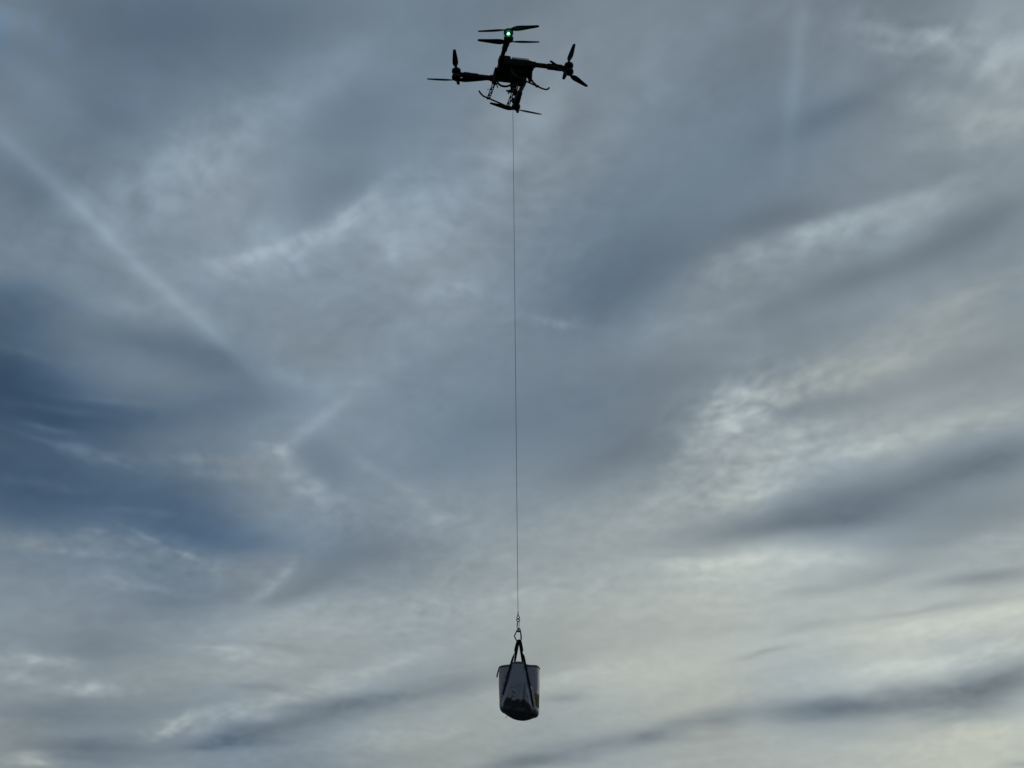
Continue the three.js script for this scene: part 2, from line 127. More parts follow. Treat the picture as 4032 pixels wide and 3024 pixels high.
  [0.4,29.8,5.52,5.52,-0,4,-0.03,0.0], [5.6,29.6,5.47,5.50,-3,4,-0.03,0.0], [-32.5,41.2,2.79,2.91,23,-2,-0.08,0.0], [-25.0,43.5,3.02,3.01,18,-1,0.07,0.0], [-18.4,44.6,3.17,3.08,13,1,0.07,0.0],
  [-11.7,45.5,3.26,3.13,8,2,-0.04,0.0], [-5.3,46.0,3.31,3.15,4,0,0.06,0.0], [8.3,45.6,3.29,3.15,-6,3,-0.04,0.0], [13.2,44.9,3.24,3.13,-9,-1,-0.01,0.0], [20.1,43.9,3.12,3.08,-14,2,-0.08,0.0],
  [25.3,42.8,3.00,3.03,-18,-2,0.01,0.0], [27.9,41.7,2.92,3.01,-19,-4,0.01,0.0], [32.7,41.2,2.76,2.91,-23,4,-0.02,0.0], [-31.7,38.8,2.82,2.99,21,-1,-0.02,0.0], [-28.0,38.9,2.95,3.07,18,1,0.02,0.0],
  [-18.6,40.9,3.20,3.19,12,-2,0.00,0.0], [-15.1,42.4,3.26,3.19,10,-1,-0.03,0.0], [-7.3,41.5,3.38,3.29,5,2,-0.01,0.0], [12.7,41.7,3.29,3.24,-9,-1,-0.03,0.0], [17.1,41.8,3.21,3.18,-12,-3,0.01,0.0],
  [23.1,40.1,3.08,3.14,-15,4,-0.01,0.0], [-31.1,36.9,2.84,3.03,20,3,0.02,0.0], [-27.4,34.0,2.97,3.16,16,-3,-0.01,0.0], [-25.4,36.5,3.04,3.17,16,-2,0.02,0.0], [-20.5,37.5,3.18,3.24,13,-1,0.00,0.0],
  [-5.0,39.7,3.42,3.35,3,3,0.01,0.0], [2.4,40.8,3.41,3.33,-2,1,-0.07,0.0], [10.9,39.6,3.35,3.31,-7,-1,-0.00,0.0], [21.2,38.1,3.14,3.22,-13,2,0.03,0.0], [25.1,36.8,3.03,3.17,-16,-2,0.01,0.0],
  [-20.9,35.3,3.18,3.27,12,2,-0.01,0.0], [-16.4,35.8,3.29,3.33,10,3,-0.00,0.0], [-3.3,37.1,3.46,3.41,2,-3,0.05,0.0], [7.5,36.7,3.42,3.40,-5,-2,0.02,0.0], [12.0,36.1,3.36,3.38,-7,2,-0.01,0.0],
  [16.4,35.8,3.28,3.33,-10,2,0.00,0.0], [24.5,34.2,3.05,3.22,-14,-1,-0.05,0.0], [28.3,33.5,2.91,3.15,-17,-1,-0.00,0.0], [30.6,33.6,2.83,3.09,-18,3,-0.02,0.0], [-28.7,30.4,2.91,3.17,15,2,-0.01,0.0],
  [-24.2,31.4,3.08,3.26,13,-2,0.03,0.0], [-4.7,34.1,3.48,3.46,3,3,-0.04,0.0], [-1.4,33.7,3.49,3.48,1,-2,0.04,0.0], [2.8,34.7,3.48,3.46,-2,-2,0.04,0.0], [11.7,33.9,3.38,3.42,-7,1,-0.03,0.0],
  [14.5,32.9,3.33,3.40,-8,-3,-0.01,0.0], [18.9,33.5,3.22,3.33,-11,-4,-0.02,0.0], [23.9,31.4,3.07,3.26,-13,2,0.03,0.0], [28.9,31.3,2.88,3.16,-16,-1,0.05,0.0], [-25.0,29.3,3.04,3.25,13,1,-0.01,0.0],
  [-8.9,31.4,3.45,3.47,5,-2,0.06,0.0], [-4.3,32.1,3.49,3.49,2,3,-0.03,0.0], [-0.8,31.8,3.51,3.50,0,-2,0.02,0.0], [8.6,31.5,3.44,3.47,-5,1,-0.03,0.0], [12.9,31.8,3.37,3.43,-7,-3,-0.01,0.0],
  [21.0,30.5,3.16,3.32,-11,1,0.06,0.0], [28.3,29.0,2.89,3.18,-15,-2,0.05,0.0], [-28.5,25.7,2.88,3.18,13,-3,0.07,0.0], [-24.5,27.0,3.05,3.27,12,1,0.01,0.0], [-14.1,27.5,3.36,3.44,7,3,-0.04,0.0],
  [2.7,29.0,3.51,3.51,-1,2,-0.07,0.0], [8.4,28.5,3.45,3.49,-4,-2,0.03,0.0], [13.9,28.0,3.35,3.44,-7,3,0.01,0.0], [24.1,26.8,3.04,3.27,-11,-1,-0.08,0.0], [27.6,25.9,2.89,3.20,-13,2,-0.11,0.0],
  [-20.1,23.9,3.18,3.34,8,-1,-0.03,0.0], [-16.4,24.8,3.30,3.40,7,-2,0.08,0.0], [-12.4,23.7,3.39,3.44,5,-1,0.05,0.0], [-9.9,25.9,3.44,3.48,4,2,-0.05,0.0], [-7.1,25.1,3.48,3.49,3,-1,0.05,0.0],
  [-2.9,25.2,3.51,3.51,1,-1,0.08,0.0], [2.1,25.2,3.51,3.51,-1,-1,0.03,0.0], [6.7,23.8,3.47,3.49,-3,0,0.07,0.0], [13.5,24.6,3.35,3.44,-6,-1,0.00,0.0], [15.9,22.9,3.28,3.39,-6,-2,0.01,0.0],
  [19.9,24.4,3.17,3.34,-9,-3,-0.03,0.0], [21.9,21.9,3.08,3.29,-9,3,-0.15,0.0], [26.8,22.8,2.89,3.20,-11,-4,0.09,0.0], [-23.0,19.9,3.04,3.24,8,2,-0.04,0.0], [-12.4,21.5,3.37,3.42,5,2,-0.04,0.0],
  [-10.4,22.6,3.42,3.45,4,-2,0.06,0.0], [-6.9,21.8,3.47,3.47,3,3,-0.02,0.0], [-2.8,21.4,3.50,3.48,1,1,-0.01,0.0], [12.2,22.3,3.37,3.43,-5,-2,-0.02,0.0], [14.3,20.4,3.30,3.38,-5,2,-0.03,0.0],
  [18.0,20.5,3.20,3.33,-7,-1,0.03,0.0], [21.6,19.9,3.07,3.27,-8,2,-0.01,0.0], [25.2,20.7,2.94,3.21,-9,5,-0.02,0.0], [26.9,19.1,2.85,3.15,-9,-2,0.02,0.0], [-22.6,17.6,3.03,3.21,7,-2,0.02,0.0],
  [-16.7,18.0,3.23,3.31,5,-2,-0.01,0.0], [-14.3,18.4,3.30,3.35,5,3,-0.17,0.0], [-10.6,18.9,3.39,3.40,3,-1,0.06,0.0], [-6.7,18.4,3.44,3.42,2,-1,0.05,0.0], [-4.0,19.6,3.48,3.45,1,2,-0.05,0.0],
  [5.1,19.7,3.46,3.45,-2,3,-0.09,0.0], [12.8,18.8,3.33,3.37,-4,4,-0.06,0.0], [16.3,18.8,3.23,3.33,-5,1,0.09,0.0], [20.2,18.6,3.11,3.27,-7,-2,0.10,0.0], [23.6,18.2,2.97,3.20,-8,-2,0.06,0.0],
  [26.2,16.9,2.85,3.13,-8,-6,0.04,0.0], [-25.3,15.3,2.89,3.11,7,-1,0.03,0.0], [-21.0,15.3,3.06,3.19,6,-2,0.10,0.0], [-17.0,14.9,3.18,3.24,5,-4,0.20,0.0], [-13.3,15.9,3.30,3.31,4,-1,0.09,0.0],
  [-10.8,16.0,3.35,3.34,3,-2,0.12,0.0], [-6.6,16.2,3.42,3.37,2,-2,0.01,0.0], [7.5,16.4,3.40,3.37,-2,-4,0.05,0.0], [14.9,15.8,3.24,3.29,-4,-1,0.00,0.0], [18.6,16.0,3.13,3.24,-5,-3,-0.00,0.0],
  [22.0,15.9,3.00,3.19,-6,-2,-0.01,0.0], [24.7,15.1,2.88,3.12,-7,1,-0.05,0.0], [26.0,13.8,2.81,3.06,-7,6,-0.13,0.0], [-24.4,11.2,2.86,3.02,5,2,-0.06,0.0], [-21.6,12.1,2.98,3.09,5,1,-0.02,0.0],
  [-17.2,12.8,3.15,3.18,4,2,-0.03,0.0], [-12.5,13.1,3.28,3.25,3,4,-0.18,0.0], [-7.6,13.1,3.37,3.28,2,3,-0.08,0.0], [2.4,12.9,3.41,3.30,-1,1,-0.03,0.0], [18.1,13.0,3.10,3.18,-4,0,-0.12,0.0],
  [21.3,12.1,2.97,3.10,-5,6,-0.09,0.0], [25.1,12.6,2.83,3.05,-6,5,-0.08,0.0], [-17.8,9.4,3.07,3.07,3,1,-0.12,0.0], [-13.4,10.7,3.21,3.16,3,4,-0.09,0.0], [-11.1,10.4,3.26,3.18,2,2,-0.07,0.0],
  [-7.4,10.2,3.32,3.19,1,0,0.15,0.0], [-3.8,11.3,3.38,3.25,1,-1,0.16,0.0], [-1.8,9.2,3.35,3.18,0,2,-0.11,0.0], [6.0,11.0,3.34,3.23,-1,1,-0.03,0.0], [10.8,10.9,3.26,3.19,-2,3,-0.09,0.0],
  [14.2,9.6,3.16,3.12,-2,-1,0.12,0.0], [16.2,9.5,3.10,3.09,-3,-2,0.18,0.0], [19.8,9.8,2.98,3.05,-4,0,0.09,0.0], [23.2,10.4,2.87,3.02,-4,-7,0.25,0.0], [25.2,11.1,2.80,3.00,-5,-6,0.10,0.0],
  [19.0,11.4,3.04,3.12,-4,1,-0.04,0.0], [-23.4,6.7,2.81,2.89,3,-1,-0.18,0.0], [-21.0,7.4,2.92,2.95,3,-2,0.24,0.0], [-17.7,8.4,3.05,3.03,3,-1,-0.05,0.0], [-14.7,7.9,3.13,3.05,2,-1,0.23,0.0],
  [-10.8,7.7,3.22,3.08,1,-8,0.15,0.0], [-6.1,8.3,3.30,3.13,1,0,-0.15,0.0], [-1.3,7.6,3.32,3.12,0,0,-0.07,0.0], [2.2,7.6,3.31,3.12,-0,-2,0.08,0.0], [6.8,8.4,3.29,3.13,-1,-1,0.10,0.0],
  [10.5,7.7,3.21,3.08,-1,-4,-0.05,0.0], [15.1,7.8,3.10,3.04,-2,0,-0.14,0.0], [19.5,7.6,2.95,2.98,-3,0,-0.09,0.0], [23.0,7.3,2.81,2.91,-3,2,-0.14,0.0], [0.1,7.2,3.31,3.10,-0,-2,0.08,0.0],
  [-21.4,21.3,3.12,3.29,8,1,-0.04,0.0], [-26.5,25.2,2.96,3.22,12,-2,0.06,0.0], [-21.3,19.4,3.10,3.27,7,2,-0.05,0.0], [-26.7,22.1,2.92,3.19,11,1,-0.03,0.0], [14.2,34.9,3.33,3.38,-8,2,-0.00,0.0],
  [-16.7,22.8,3.28,3.38,7,-2,0.11,0.0], [-22.2,28.4,3.14,3.31,11,1,-0.02,0.0], [-14.3,20.6,3.32,3.39,5,5,-0.17,0.0], [-12.0,17.4,3.35,3.36,4,-1,0.09,0.0], [-19.2,11.1,3.05,3.10,4,1,-0.10,0.0],
  [-10.2,14.6,3.35,3.31,3,0,-0.07,0.0], [0.4,29.8,3.51,3.51,-0,1,-0.06,0.0], [27.9,41.7,1.88,1.93,-19,-1,-0.00,0.0], [32.7,41.2,1.78,1.87,-23,1,-0.01,0.0], [-31.7,38.8,1.81,1.92,21,-1,-0.01,0.0],
  [-10.1,43.4,2.13,2.06,7,-1,-0.03,0.0], [17.1,41.8,2.07,2.05,-12,-2,0.02,0.0], [23.1,40.1,1.98,2.02,-15,2,-0.01,0.0], [-31.1,36.9,1.82,1.95,20,2,-0.01,0.0], [-27.4,34.0,1.91,2.03,16,-1,-0.02,0.0],
  [-20.5,37.5,2.04,2.08,13,-2,-0.00,0.0], [-5.0,39.7,2.20,2.15,3,1,-0.01,0.0], [-20.9,35.3,2.04,2.10,12,1,-0.01,0.0], [-16.4,35.8,2.11,2.14,10,1,0.01,0.0], [-3.3,37.1,2.22,2.19,2,-2,0.02,0.0],
  [7.5,36.7,2.20,2.19,-5,-1,0.01,0.0], [16.4,35.8,2.11,2.14,-10,1,0.00,0.0], [30.6,33.6,1.82,1.99,-18,1,-0.02,0.0], [-9.2,34.4,2.21,2.20,5,1,-0.03,0.0], [-4.7,34.1,2.24,2.22,3,2,-0.01,0.0],
  [11.7,33.9,2.18,2.19,-7,1,-0.01,0.0], [14.5,32.9,2.14,2.18,-8,-2,-0.00,0.0], [18.9,33.5,2.07,2.14,-11,-3,-0.02,0.0], [23.9,31.4,1.97,2.10,-13,1,0.02,0.0], [-4.3,32.1,2.25,2.24,2,1,-0.02,0.0],
  [-0.8,31.8,2.25,2.25,0,-2,0.04,0.0], [8.6,31.5,2.22,2.23,-5,2,-0.02,0.0], [12.9,31.8,2.17,2.20,-7,-2,-0.01,0.0], [18.4,31.1,2.08,2.16,-10,2,-0.02,0.0], [28.3,29.0,1.86,2.04,-15,-1,0.04,0.0],
  [-14.1,27.5,2.16,2.21,7,1,-0.02,0.0], [2.7,29.0,2.26,2.26,-1,1,-0.02,0.0], [8.4,28.5,2.22,2.24,-4,-1,0.02,0.0], [13.9,28.0,2.16,2.21,-7,2,0.00,0.0], [27.6,25.9,1.86,2.06,-13,2,-0.06,0.0],
  [-27.9,23.1,1.85,2.04,12,2,-0.04,0.0], [-20.1,23.9,2.04,2.15,8,1,-0.05,0.0], [-12.4,23.7,2.18,2.21,5,-1,0.02,0.0], [-9.9,25.9,2.21,2.23,4,3,-0.04,0.0], [-7.1,25.1,2.24,2.25,3,-1,0.02,0.0],
  [10.7,24.1,2.19,2.22,-4,2,-0.05,0.0], [13.5,24.6,2.16,2.21,-6,-1,0.02,0.0], [19.9,24.4,2.04,2.15,-9,-1,0.02,0.0], [21.9,21.9,1.98,2.11,-9,0,-0.05,0.0], [26.8,22.8,1.86,2.05,-11,-4,0.08,0.0],
  [-19.6,20.6,2.04,2.13,7,0,0.07,0.0], [-10.4,22.6,2.20,2.22,4,-2,0.04,0.0], [-6.9,21.8,2.23,2.23,3,2,-0.04,0.0], [12.2,22.3,2.17,2.21,-5,-2,0.00,0.0], [25.2,20.7,1.89,2.06,-9,4,-0.02,0.0],
  [-22.6,17.6,1.95,2.07,7,-2,0.03,0.0], [-14.3,18.4,2.12,2.16,5,1,-0.08,0.0], [5.1,19.7,2.23,2.22,-2,1,-0.03,0.0], [12.8,18.8,2.14,2.17,-4,3,-0.05,0.0], [20.2,18.6,2.00,2.10,-7,-1,0.04,0.0],
  [23.6,18.2,1.91,2.06,-8,-2,0.03,0.0], [26.2,16.9,1.83,2.01,-8,-2,0.01,0.0], [-17.0,14.9,2.04,2.09,5,-2,0.09,0.0], [-10.8,16.0,2.15,2.15,3,0,0.05,0.0], [-6.6,16.2,2.20,2.17,2,-2,0.01,0.0],
  [7.5,16.4,2.19,2.17,-2,-1,0.02,0.0], [11.4,17.0,2.15,2.16,-3,-2,0.02,0.0], [24.7,15.1,1.86,2.00,-7,-2,0.03,0.0], [26.0,13.8,1.81,1.97,-7,2,-0.03,0.0], [-24.4,11.2,1.83,1.94,5,1,-0.04,0.0],
  [-17.2,12.8,2.02,2.05,4,2,-0.07,0.0], [-7.6,13.1,2.16,2.11,2,2,-0.08,0.0], [-4.0,14.8,2.20,2.15,1,1,-0.05,0.0], [21.3,12.1,1.91,1.99,-5,3,-0.07,0.0], [25.1,12.6,1.82,1.96,-6,4,-0.07,0.0],
  [-24.0,8.9,1.82,1.90,4,0,0.09,0.0], [-7.4,10.2,2.13,2.06,1,0,0.12,0.0], [-3.8,11.3,2.17,2.09,1,-1,0.09,0.0], [-1.8,9.2,2.15,2.05,0,2,-0.07,0.0], [6.0,11.0,2.15,2.08,-1,1,-0.02,0.0],
  [10.8,10.9,2.10,2.06,-2,2,-0.04,0.0], [14.2,9.6,2.03,2.01,-2,0,0.06,0.0], [16.2,9.5,1.99,1.99,-3,0,0.10,0.0], [19.8,9.8,1.92,1.96,-4,0,0.08,0.0], [23.2,10.4,1.85,1.94,-4,-4,0.11,0.0],
  [25.2,11.1,1.80,1.93,-5,-3,0.03,0.0], [-23.4,6.7,1.80,1.86,3,0,-0.12,0.0], [-21.0,7.4,1.87,1.90,3,-1,0.13,0.0], [-14.7,7.9,2.01,1.96,2,-1,0.10,0.0], [-10.8,7.7,2.07,1.98,1,-3,0.04,0.0],
  [-6.1,8.3,2.12,2.02,1,1,-0.11,0.0], [6.8,8.4,2.11,2.02,-1,-1,0.05,0.0], [10.5,7.7,2.06,1.99,-1,-2,-0.01,0.0], [15.1,7.8,1.99,1.96,-2,1,-0.12,0.0], [23.0,7.3,1.81,1.87,-3,2,-0.08,0.0],
  [0.1,7.2,2.13,2.00,-0,-1,0.07,0.0], [-25.5,20.7,1.90,2.06,10,-1,0.05,0.0], [-21.3,19.4,1.99,2.10,7,1,-0.02,0.0], [-26.7,22.1,1.87,2.05,11,1,-0.02,0.0], [-21.7,25.6,2.02,2.13,10,-1,0.01,0.0],
  [-16.7,22.8,2.11,2.17,7,-1,0.03,0.0], [-14.3,20.6,2.13,2.18,5,2,-0.07,0.0], [-10.2,14.6,2.15,2.13,3,0,-0.06,0.0], [0.4,29.8,2.26,2.26,-0,1,-0.02,0.0], [10.5,20.9,2.18,2.21,-4,-1,0.01,0.0],
];
// The same kind of cloud goes on round the rest of the sky.
{
  const r = mulberry(4242);
  for (let i = 0; i < 420; i++) {
    const az = 36 + r() * 288, el = Math.asin(0.03 + 0.95 * r()) * 57.3, near = Math.exp(-el / 22), flat = 0.35 + 0.65 * (1 - near);
    const dv = (r() - 0.5) * 44, wide = r();
    CLOUDS.push([az, el, 3.5 + 7 * r(), (0.9 + 3.4 * wide) * flat, (r() - 0.4) * 50 * (1 - near), dv, dv < -8 && wide > 0.6 ? 0.7 : -dv * 0.008, 0.6 + r() * 0.6]);
  }
}
function makeSky() {
  const W = 4096, H = 2048, HALF = H / 2, data = new Float32Array(W * H * 4);
  const dv = new Float32Array(W * HALF), ds = new Float32Array(W * HALF), wu = new Float32Array(W * HALF), wv = new Float32Array(W * HALF), rag = new Float32Array(W * HALF), fib = new Float32Array(W * HALF);
  const cosA = new Float32Array(W), sinA = new Float32Array(W);
  for (let c = 0; c < W; c++) { const a = ((c + 0.5) / W - 0.5) * 2 * Math.PI; cosA[c] = Math.cos(a); sinA[c] = Math.sin(a); }
  const wind = rad(-38), wx = Math.sin(wind), wz = -Math.cos(wind);   // the direction in which the streaks run
  for (let row = 0; row < HALF; row++) {
    const el = ((row + 0.5) / HALF) * Math.PI / 2, y = Math.sin(el), ce = Math.cos(el), k = 1 / (y + 0.1);
    for (let c = 0; c < W; c++) {
      const x = cosA[c] * ce, z = sinA[c] * ce, px = x * k, pz = z * k, i = row * W + c;
      const along = px * wx + pz * wz, across = -px * wz + pz * wx;
      wu[i] = fbm(px * 3.2 + 5.1, pz * 3.2 + 1.7, 3);
      wv[i] = fbm(px * 3.4 - 8.3, pz * 3.4 + 4.9, 4);
      rag[i] = 0.9 * fbm(along * 4 + 2 * wu[i], across * 10 + 2 * wv[i], 4) + 0.6 * fbm(px * 19 + 3, pz * 19 + 2 * wv[i], 3);
      const k2 = 1 / (y + 0.3), qx = x * k2, qz = z * k2, al = qx * wx + qz * wz, ac = -qx * wz + qz * wx;
      // fibres of ice cloud: long thin filaments, denser in some patches than in others
      const patch = Math.max(0, 0.45 + 1.5 * fbm(qx * 2.2 + 7.7, qz * 2.2 - 3.1, 2)), bx = wu[i], bz = wv[i];
      const f1 = fbm(al * 7 + 1.5 * bx, ac * 26 + 2.5 * bz, 4), f2 = fbm((al + 0.8 * ac) * 13 + 3 * bz - 5, (ac - 0.5 * al) * 30 + 2.5 * bx + 11, 4), f3 = fbm(qx * 34 + 2 * bx, qz * 40 + 2 * bz, 4);
      fib[i] = patch * (1.0 * f1 + 0.75 * f2) + 0.62 * f3;
      dv[i] = 8 * fbm(along * 0.9 + 3.3, across * 2.6 + 0.8 * wu[i], 3) + 2.2 * rag[i] + 8 * fib[i];
    }
  }
  const DEG = 57.29578;
  for (const [az, el, a, b, tilt, lv, bl, n, edge = 0] of CLOUDS) {
    const A = rad(az), E = rad(el), cx = Math.sin(A) * Math.cos(E), cy = Math.sin(E), cz = -Math.cos(A) * Math.cos(E);
    const ex = Math.cos(A), ez = Math.sin(A), nx = -Math.sin(A) * Math.sin(E), ny = Math.cos(E), nz = Math.cos(A) * Math.sin(E);
    const ct = Math.cos(rad(tilt)), st = Math.sin(rad(tilt)), reach = 3; let bend = Math.min(1.5, 0.45 + 0.6 * b);
    bend *= Math.min(1, 0.2 + n);
    const up = b * (1 - 0.6 * Math.max(edge, 0) + 0.5 * Math.max(-edge, 0)), down = b * (1 + 0.5 * Math.max(edge, 0) - 0.6 * Math.max(-edge, 0));   // a firm upper or lower edge
    const hv = reach * (Math.abs(a * st) + Math.abs(b * ct)) + 2, hu = reach * (Math.abs(a * ct) + Math.abs(b * st)) + 2;
    const r0 = Math.max(0, Math.floor(((el - hv) / 90) * HALF)), r1 = Math.min(HALF - 1, Math.ceil(((el + hv) / 90) * HALF));
    const top = Math.min(89, el + hv), du = Math.min(180, hu / Math.max(0.02, Math.cos(rad(top)))), mid = (az - 90) / 360 + 0.5;
    const c0 = Math.floor((mid - du / 360) * W), c1 = Math.ceil((mid + du / 360) * W);
    for (let row = r0; row <= r1; row++) {
      const e = ((row + 0.5) / HALF) * Math.PI / 2, y = Math.sin(e), ce = Math.cos(e);
      for (let q = c0; q <= c1 && q < c0 + W; q++) {
        const c = ((q % W) + W) % W, x = cosA[c] * ce, z = sinA[c] * ce;
        if (x * cx + y * cy + z * cz < 0.5) continue;
        const i = row * W + c;
        const u0 = (x * ex + z * ez) * DEG, v0 = (x * nx + y * ny + z * nz) * DEG;
        const u = u0 * ct + v0 * st + wu[i] * 1.7 * bend, v = -u0 * st + v0 * ct + wv[i] * 1.1 * bend;
        const d = (u * u) / (a * a) + (v > 0 ? (v * v) / (up * up) : (v * v) / (down * down));
        if (d > 5.5) continue;
        const g = Math.exp(-d) * (1 + n * (0.8 * rag[i] + 1.1 * fib[i]));
        dv[i] += lv * g; ds[i] += bl * g;
      }
    }
  }
  const lin = (v) => (v <= 0.04045 ? v / 12.92 : Math.pow((v + 0.055) / 1.055, 2.4));
  for (let row = 0; row < HALF; row++) {
    const el = ((row + 0.5) / HALF) * 90, e = rad(el), y = Math.sin(e), ce = Math.cos(e);
    for (let c = 0; c < W; c++) {
      const i = row * W + c, x = cosA[c] * ce, z = sinA[c] * ce;
      const ang = Math.acos(Math.min(1, x * sunDir.x + y * sunDir.y + z * sunDir.z)) * DEG, glow = Math.exp(-((ang / 30) ** 2));
      const v = Math.min(0.86, Math.max(0.3, 0.47 + 0.2 * Math.exp(-el / 12) + 0.2 * glow + dv[i] / 255));
      const s = Math.min(3.2, Math.max(-0.6, 1.15 - 1.3 * Math.exp(-el / 10) - 1.0 * glow + ds[i]));
      const o = ((row + HALF) * W + c) * 4;
      const x1 = Math.max(0, s - 1);
      data[o] = lin(v * (0.95 - 0.05 * s - 0.045 * x1)); data[o + 1] = lin(v); data[o + 2] = lin(v * (0.995 + 0.09 * s + 0.02 * x1)); data[o + 3] = 1;
    }
  }
  for (let i = 0; i < HALF * W; i++) { data[i * 4] = 0.03; data[i * 4 + 1] = 0.034; data[i * 4 + 2] = 0.036; data[i * 4 + 3] = 1; }
  const t = new THREE.DataTexture(data, W, H, THREE.RGBAFormat, THREE.FloatType);
  t.mapping = THREE.EquirectangularReflectionMapping; t.magFilter = THREE.LinearFilter; t.minFilter = THREE.LinearFilter; t.colorSpace = THREE.LinearSRGBColorSpace; t.needsUpdate = true;
  return t;
}
const sky = makeSky();
scene.background = sky;
scene.environment = sky;

const sun = new THREE.DirectionalLight(new THREE.Color(1, 0.93, 0.82), 0.08);
sun.position.copy(sunDir).multiplyScalar(60).add(new THREE.Vector3(0, 8, -11));
sun.target.position.set(0, 8, -11);
sun.castShadow = true; sun.shadow.radius = 40; sun.shadow.mapSize.set(2048, 2048);
Object.assign(sun.shadow.camera, { left: -12, right: 12, top: 12, bottom: -12, near: 1, far: 140 });
scene.add(sun, sun.target);

// ---------------------------------------------------------------- helpers
const V = (x, y, z) => new THREE.Vector3(x, y, z);
function mat(r, g, b, roughness, o = {}) { return new THREE.MeshPhysicalMaterial({ color: new THREE.Color().setRGB(r, g, b), roughness, ...o }); }
function mesh(name, geo, m, parent) {
  const o = new THREE.Mesh(Array.isArray(geo) ? merge(geo) : geo, m);
  o.name = name; o.castShadow = o.receiveShadow = true; (parent ?? scene).add(o); return o;
}
function merge(list) {
  return mergeGeometries(list.map((g) => { const q = g.index ? g.toNonIndexed() : g; for (const k of Object.keys(q.attributes)) if (!['position', 'normal', 'uv'].includes(k)) q.deleteAttribute(k); return q; }));
}
function thing(name, label, category) { const g = new THREE.Group(); g.name = name; g.userData = { label, category }; scene.add(g); return g; }
function box(w, h, d, x, y, z, r = 0.004) { const g = new RoundedBoxGeometry(w, h, d, 2, Math.min(r, w / 2.1, h / 2.1, d / 2.1)); g.translate(x, y, z); return g; }
function tube(pts, r, seg = 24, sides = 8, closed = false, tension = 0.5) { return new THREE.TubeGeometry(new THREE.CatmullRomCurve3(pts, closed, 'catmullrom', tension), seg, r, sides, closed); }
function bar(a, b, r, sides = 8, r2 = r) {
  const g = new THREE.CylinderGeometry(r2, r, a.distanceTo(b), sides, 1), dir = b.clone().sub(a).normalize();
  g.applyQuaternion(new THREE.Quaternion().setFromUnitVectors(V(0, 1, 0), dir)); g.translate((a.x + b.x) / 2, (a.y + b.y) / 2, (a.z + b.z) / 2); return g;
}
function lathe(pts, seg = 28) { return new THREE.LatheGeometry(pts.map(([r, y]) => new THREE.Vector2(r, y)), seg); }
const turned = (g, a) => g.applyMatrix4(new THREE.Matrix4().makeRotationY(a));

function noiseTexture(size, f) {
  const d = new Uint8Array(size * size * 4);
  for (let y = 0; y < size; y++) for (let x = 0; x < size; x++) { const c = f(x / size, y / size), o = (y * size + x) * 4; d[o] = c[0]; d[o + 1] = c[1]; d[o + 2] = c[2]; d[o + 3] = 255; }
  const t = new THREE.DataTexture(d, size, size); t.magFilter = THREE.LinearFilter; t.minFilter = THREE.LinearFilter; t.wrapS = t.wrapT = THREE.RepeatWrapping; t.needsUpdate = true; return t;
}

// ---------------------------------------------------------------- ground under it all (below the frame)
{
  const tx = noiseTexture(512, (u, v) => { const n = fbm(u * 24, v * 24, 4) + 0.6 * fbm(u * 5 + 3, v * 5, 3), k = 46 + 22 * n; return [k * 0.9, k, k * 0.72]; });
  tx.colorSpace = THREE.SRGBColorSpace; tx.repeat.set(700, 700);
  const g = new THREE.PlaneGeometry(6000, 6000); g.rotateX(-Math.PI / 2);
  const o = mesh('ground', g, new THREE.MeshStandardMaterial({ map: tx, roughness: 1 })); o.userData.kind = 'structure';
}

// ---------------------------------------------------------------- the drone
const M = {
  shell: mat(0.008, 0.008, 0.009, 0.7, { specularIntensity: 0.2 }),
  carbon: mat(0.010, 0.010, 0.011, 0.6, { specularIntensity: 0.25 }),
  blade: mat(0.007, 0.008, 0.010, 0.6, { specularIntensity: 0.25 }),
  motor: mat(0.010, 0.010, 0.011, 0.55, { specularIntensity: 0.3 }),
  rubber: mat(0.010, 0.010, 0.010, 0.85, { specularIntensity: 0.2 }),
  alu: mat(0.5, 0.53, 0.51, 0.5),
  darkMetal: mat(0.03, 0.032, 0.03, 0.45, { metalness: 0.5 }),
  wire: mat(0.3, 0.31, 0.32, 0.5),
  strap: mat(0.008, 0.008, 0.011, 0.9, { specularIntensity: 0.2 }),
};
const drone = thing('cargo_drone', 'black eight rotor cargo drone hovering with one green lamp lit', 'drone');
drone.rotation.order = 'YXZ'; drone.rotation.set(0.1425, -0.0666, 0.0005); drone.position.set(0.006, 11.935, -10.890);

const BODY = rad(15), GEAR = rad(41.5), RADIUS = 0.77, PROP_Y = 0.0946;
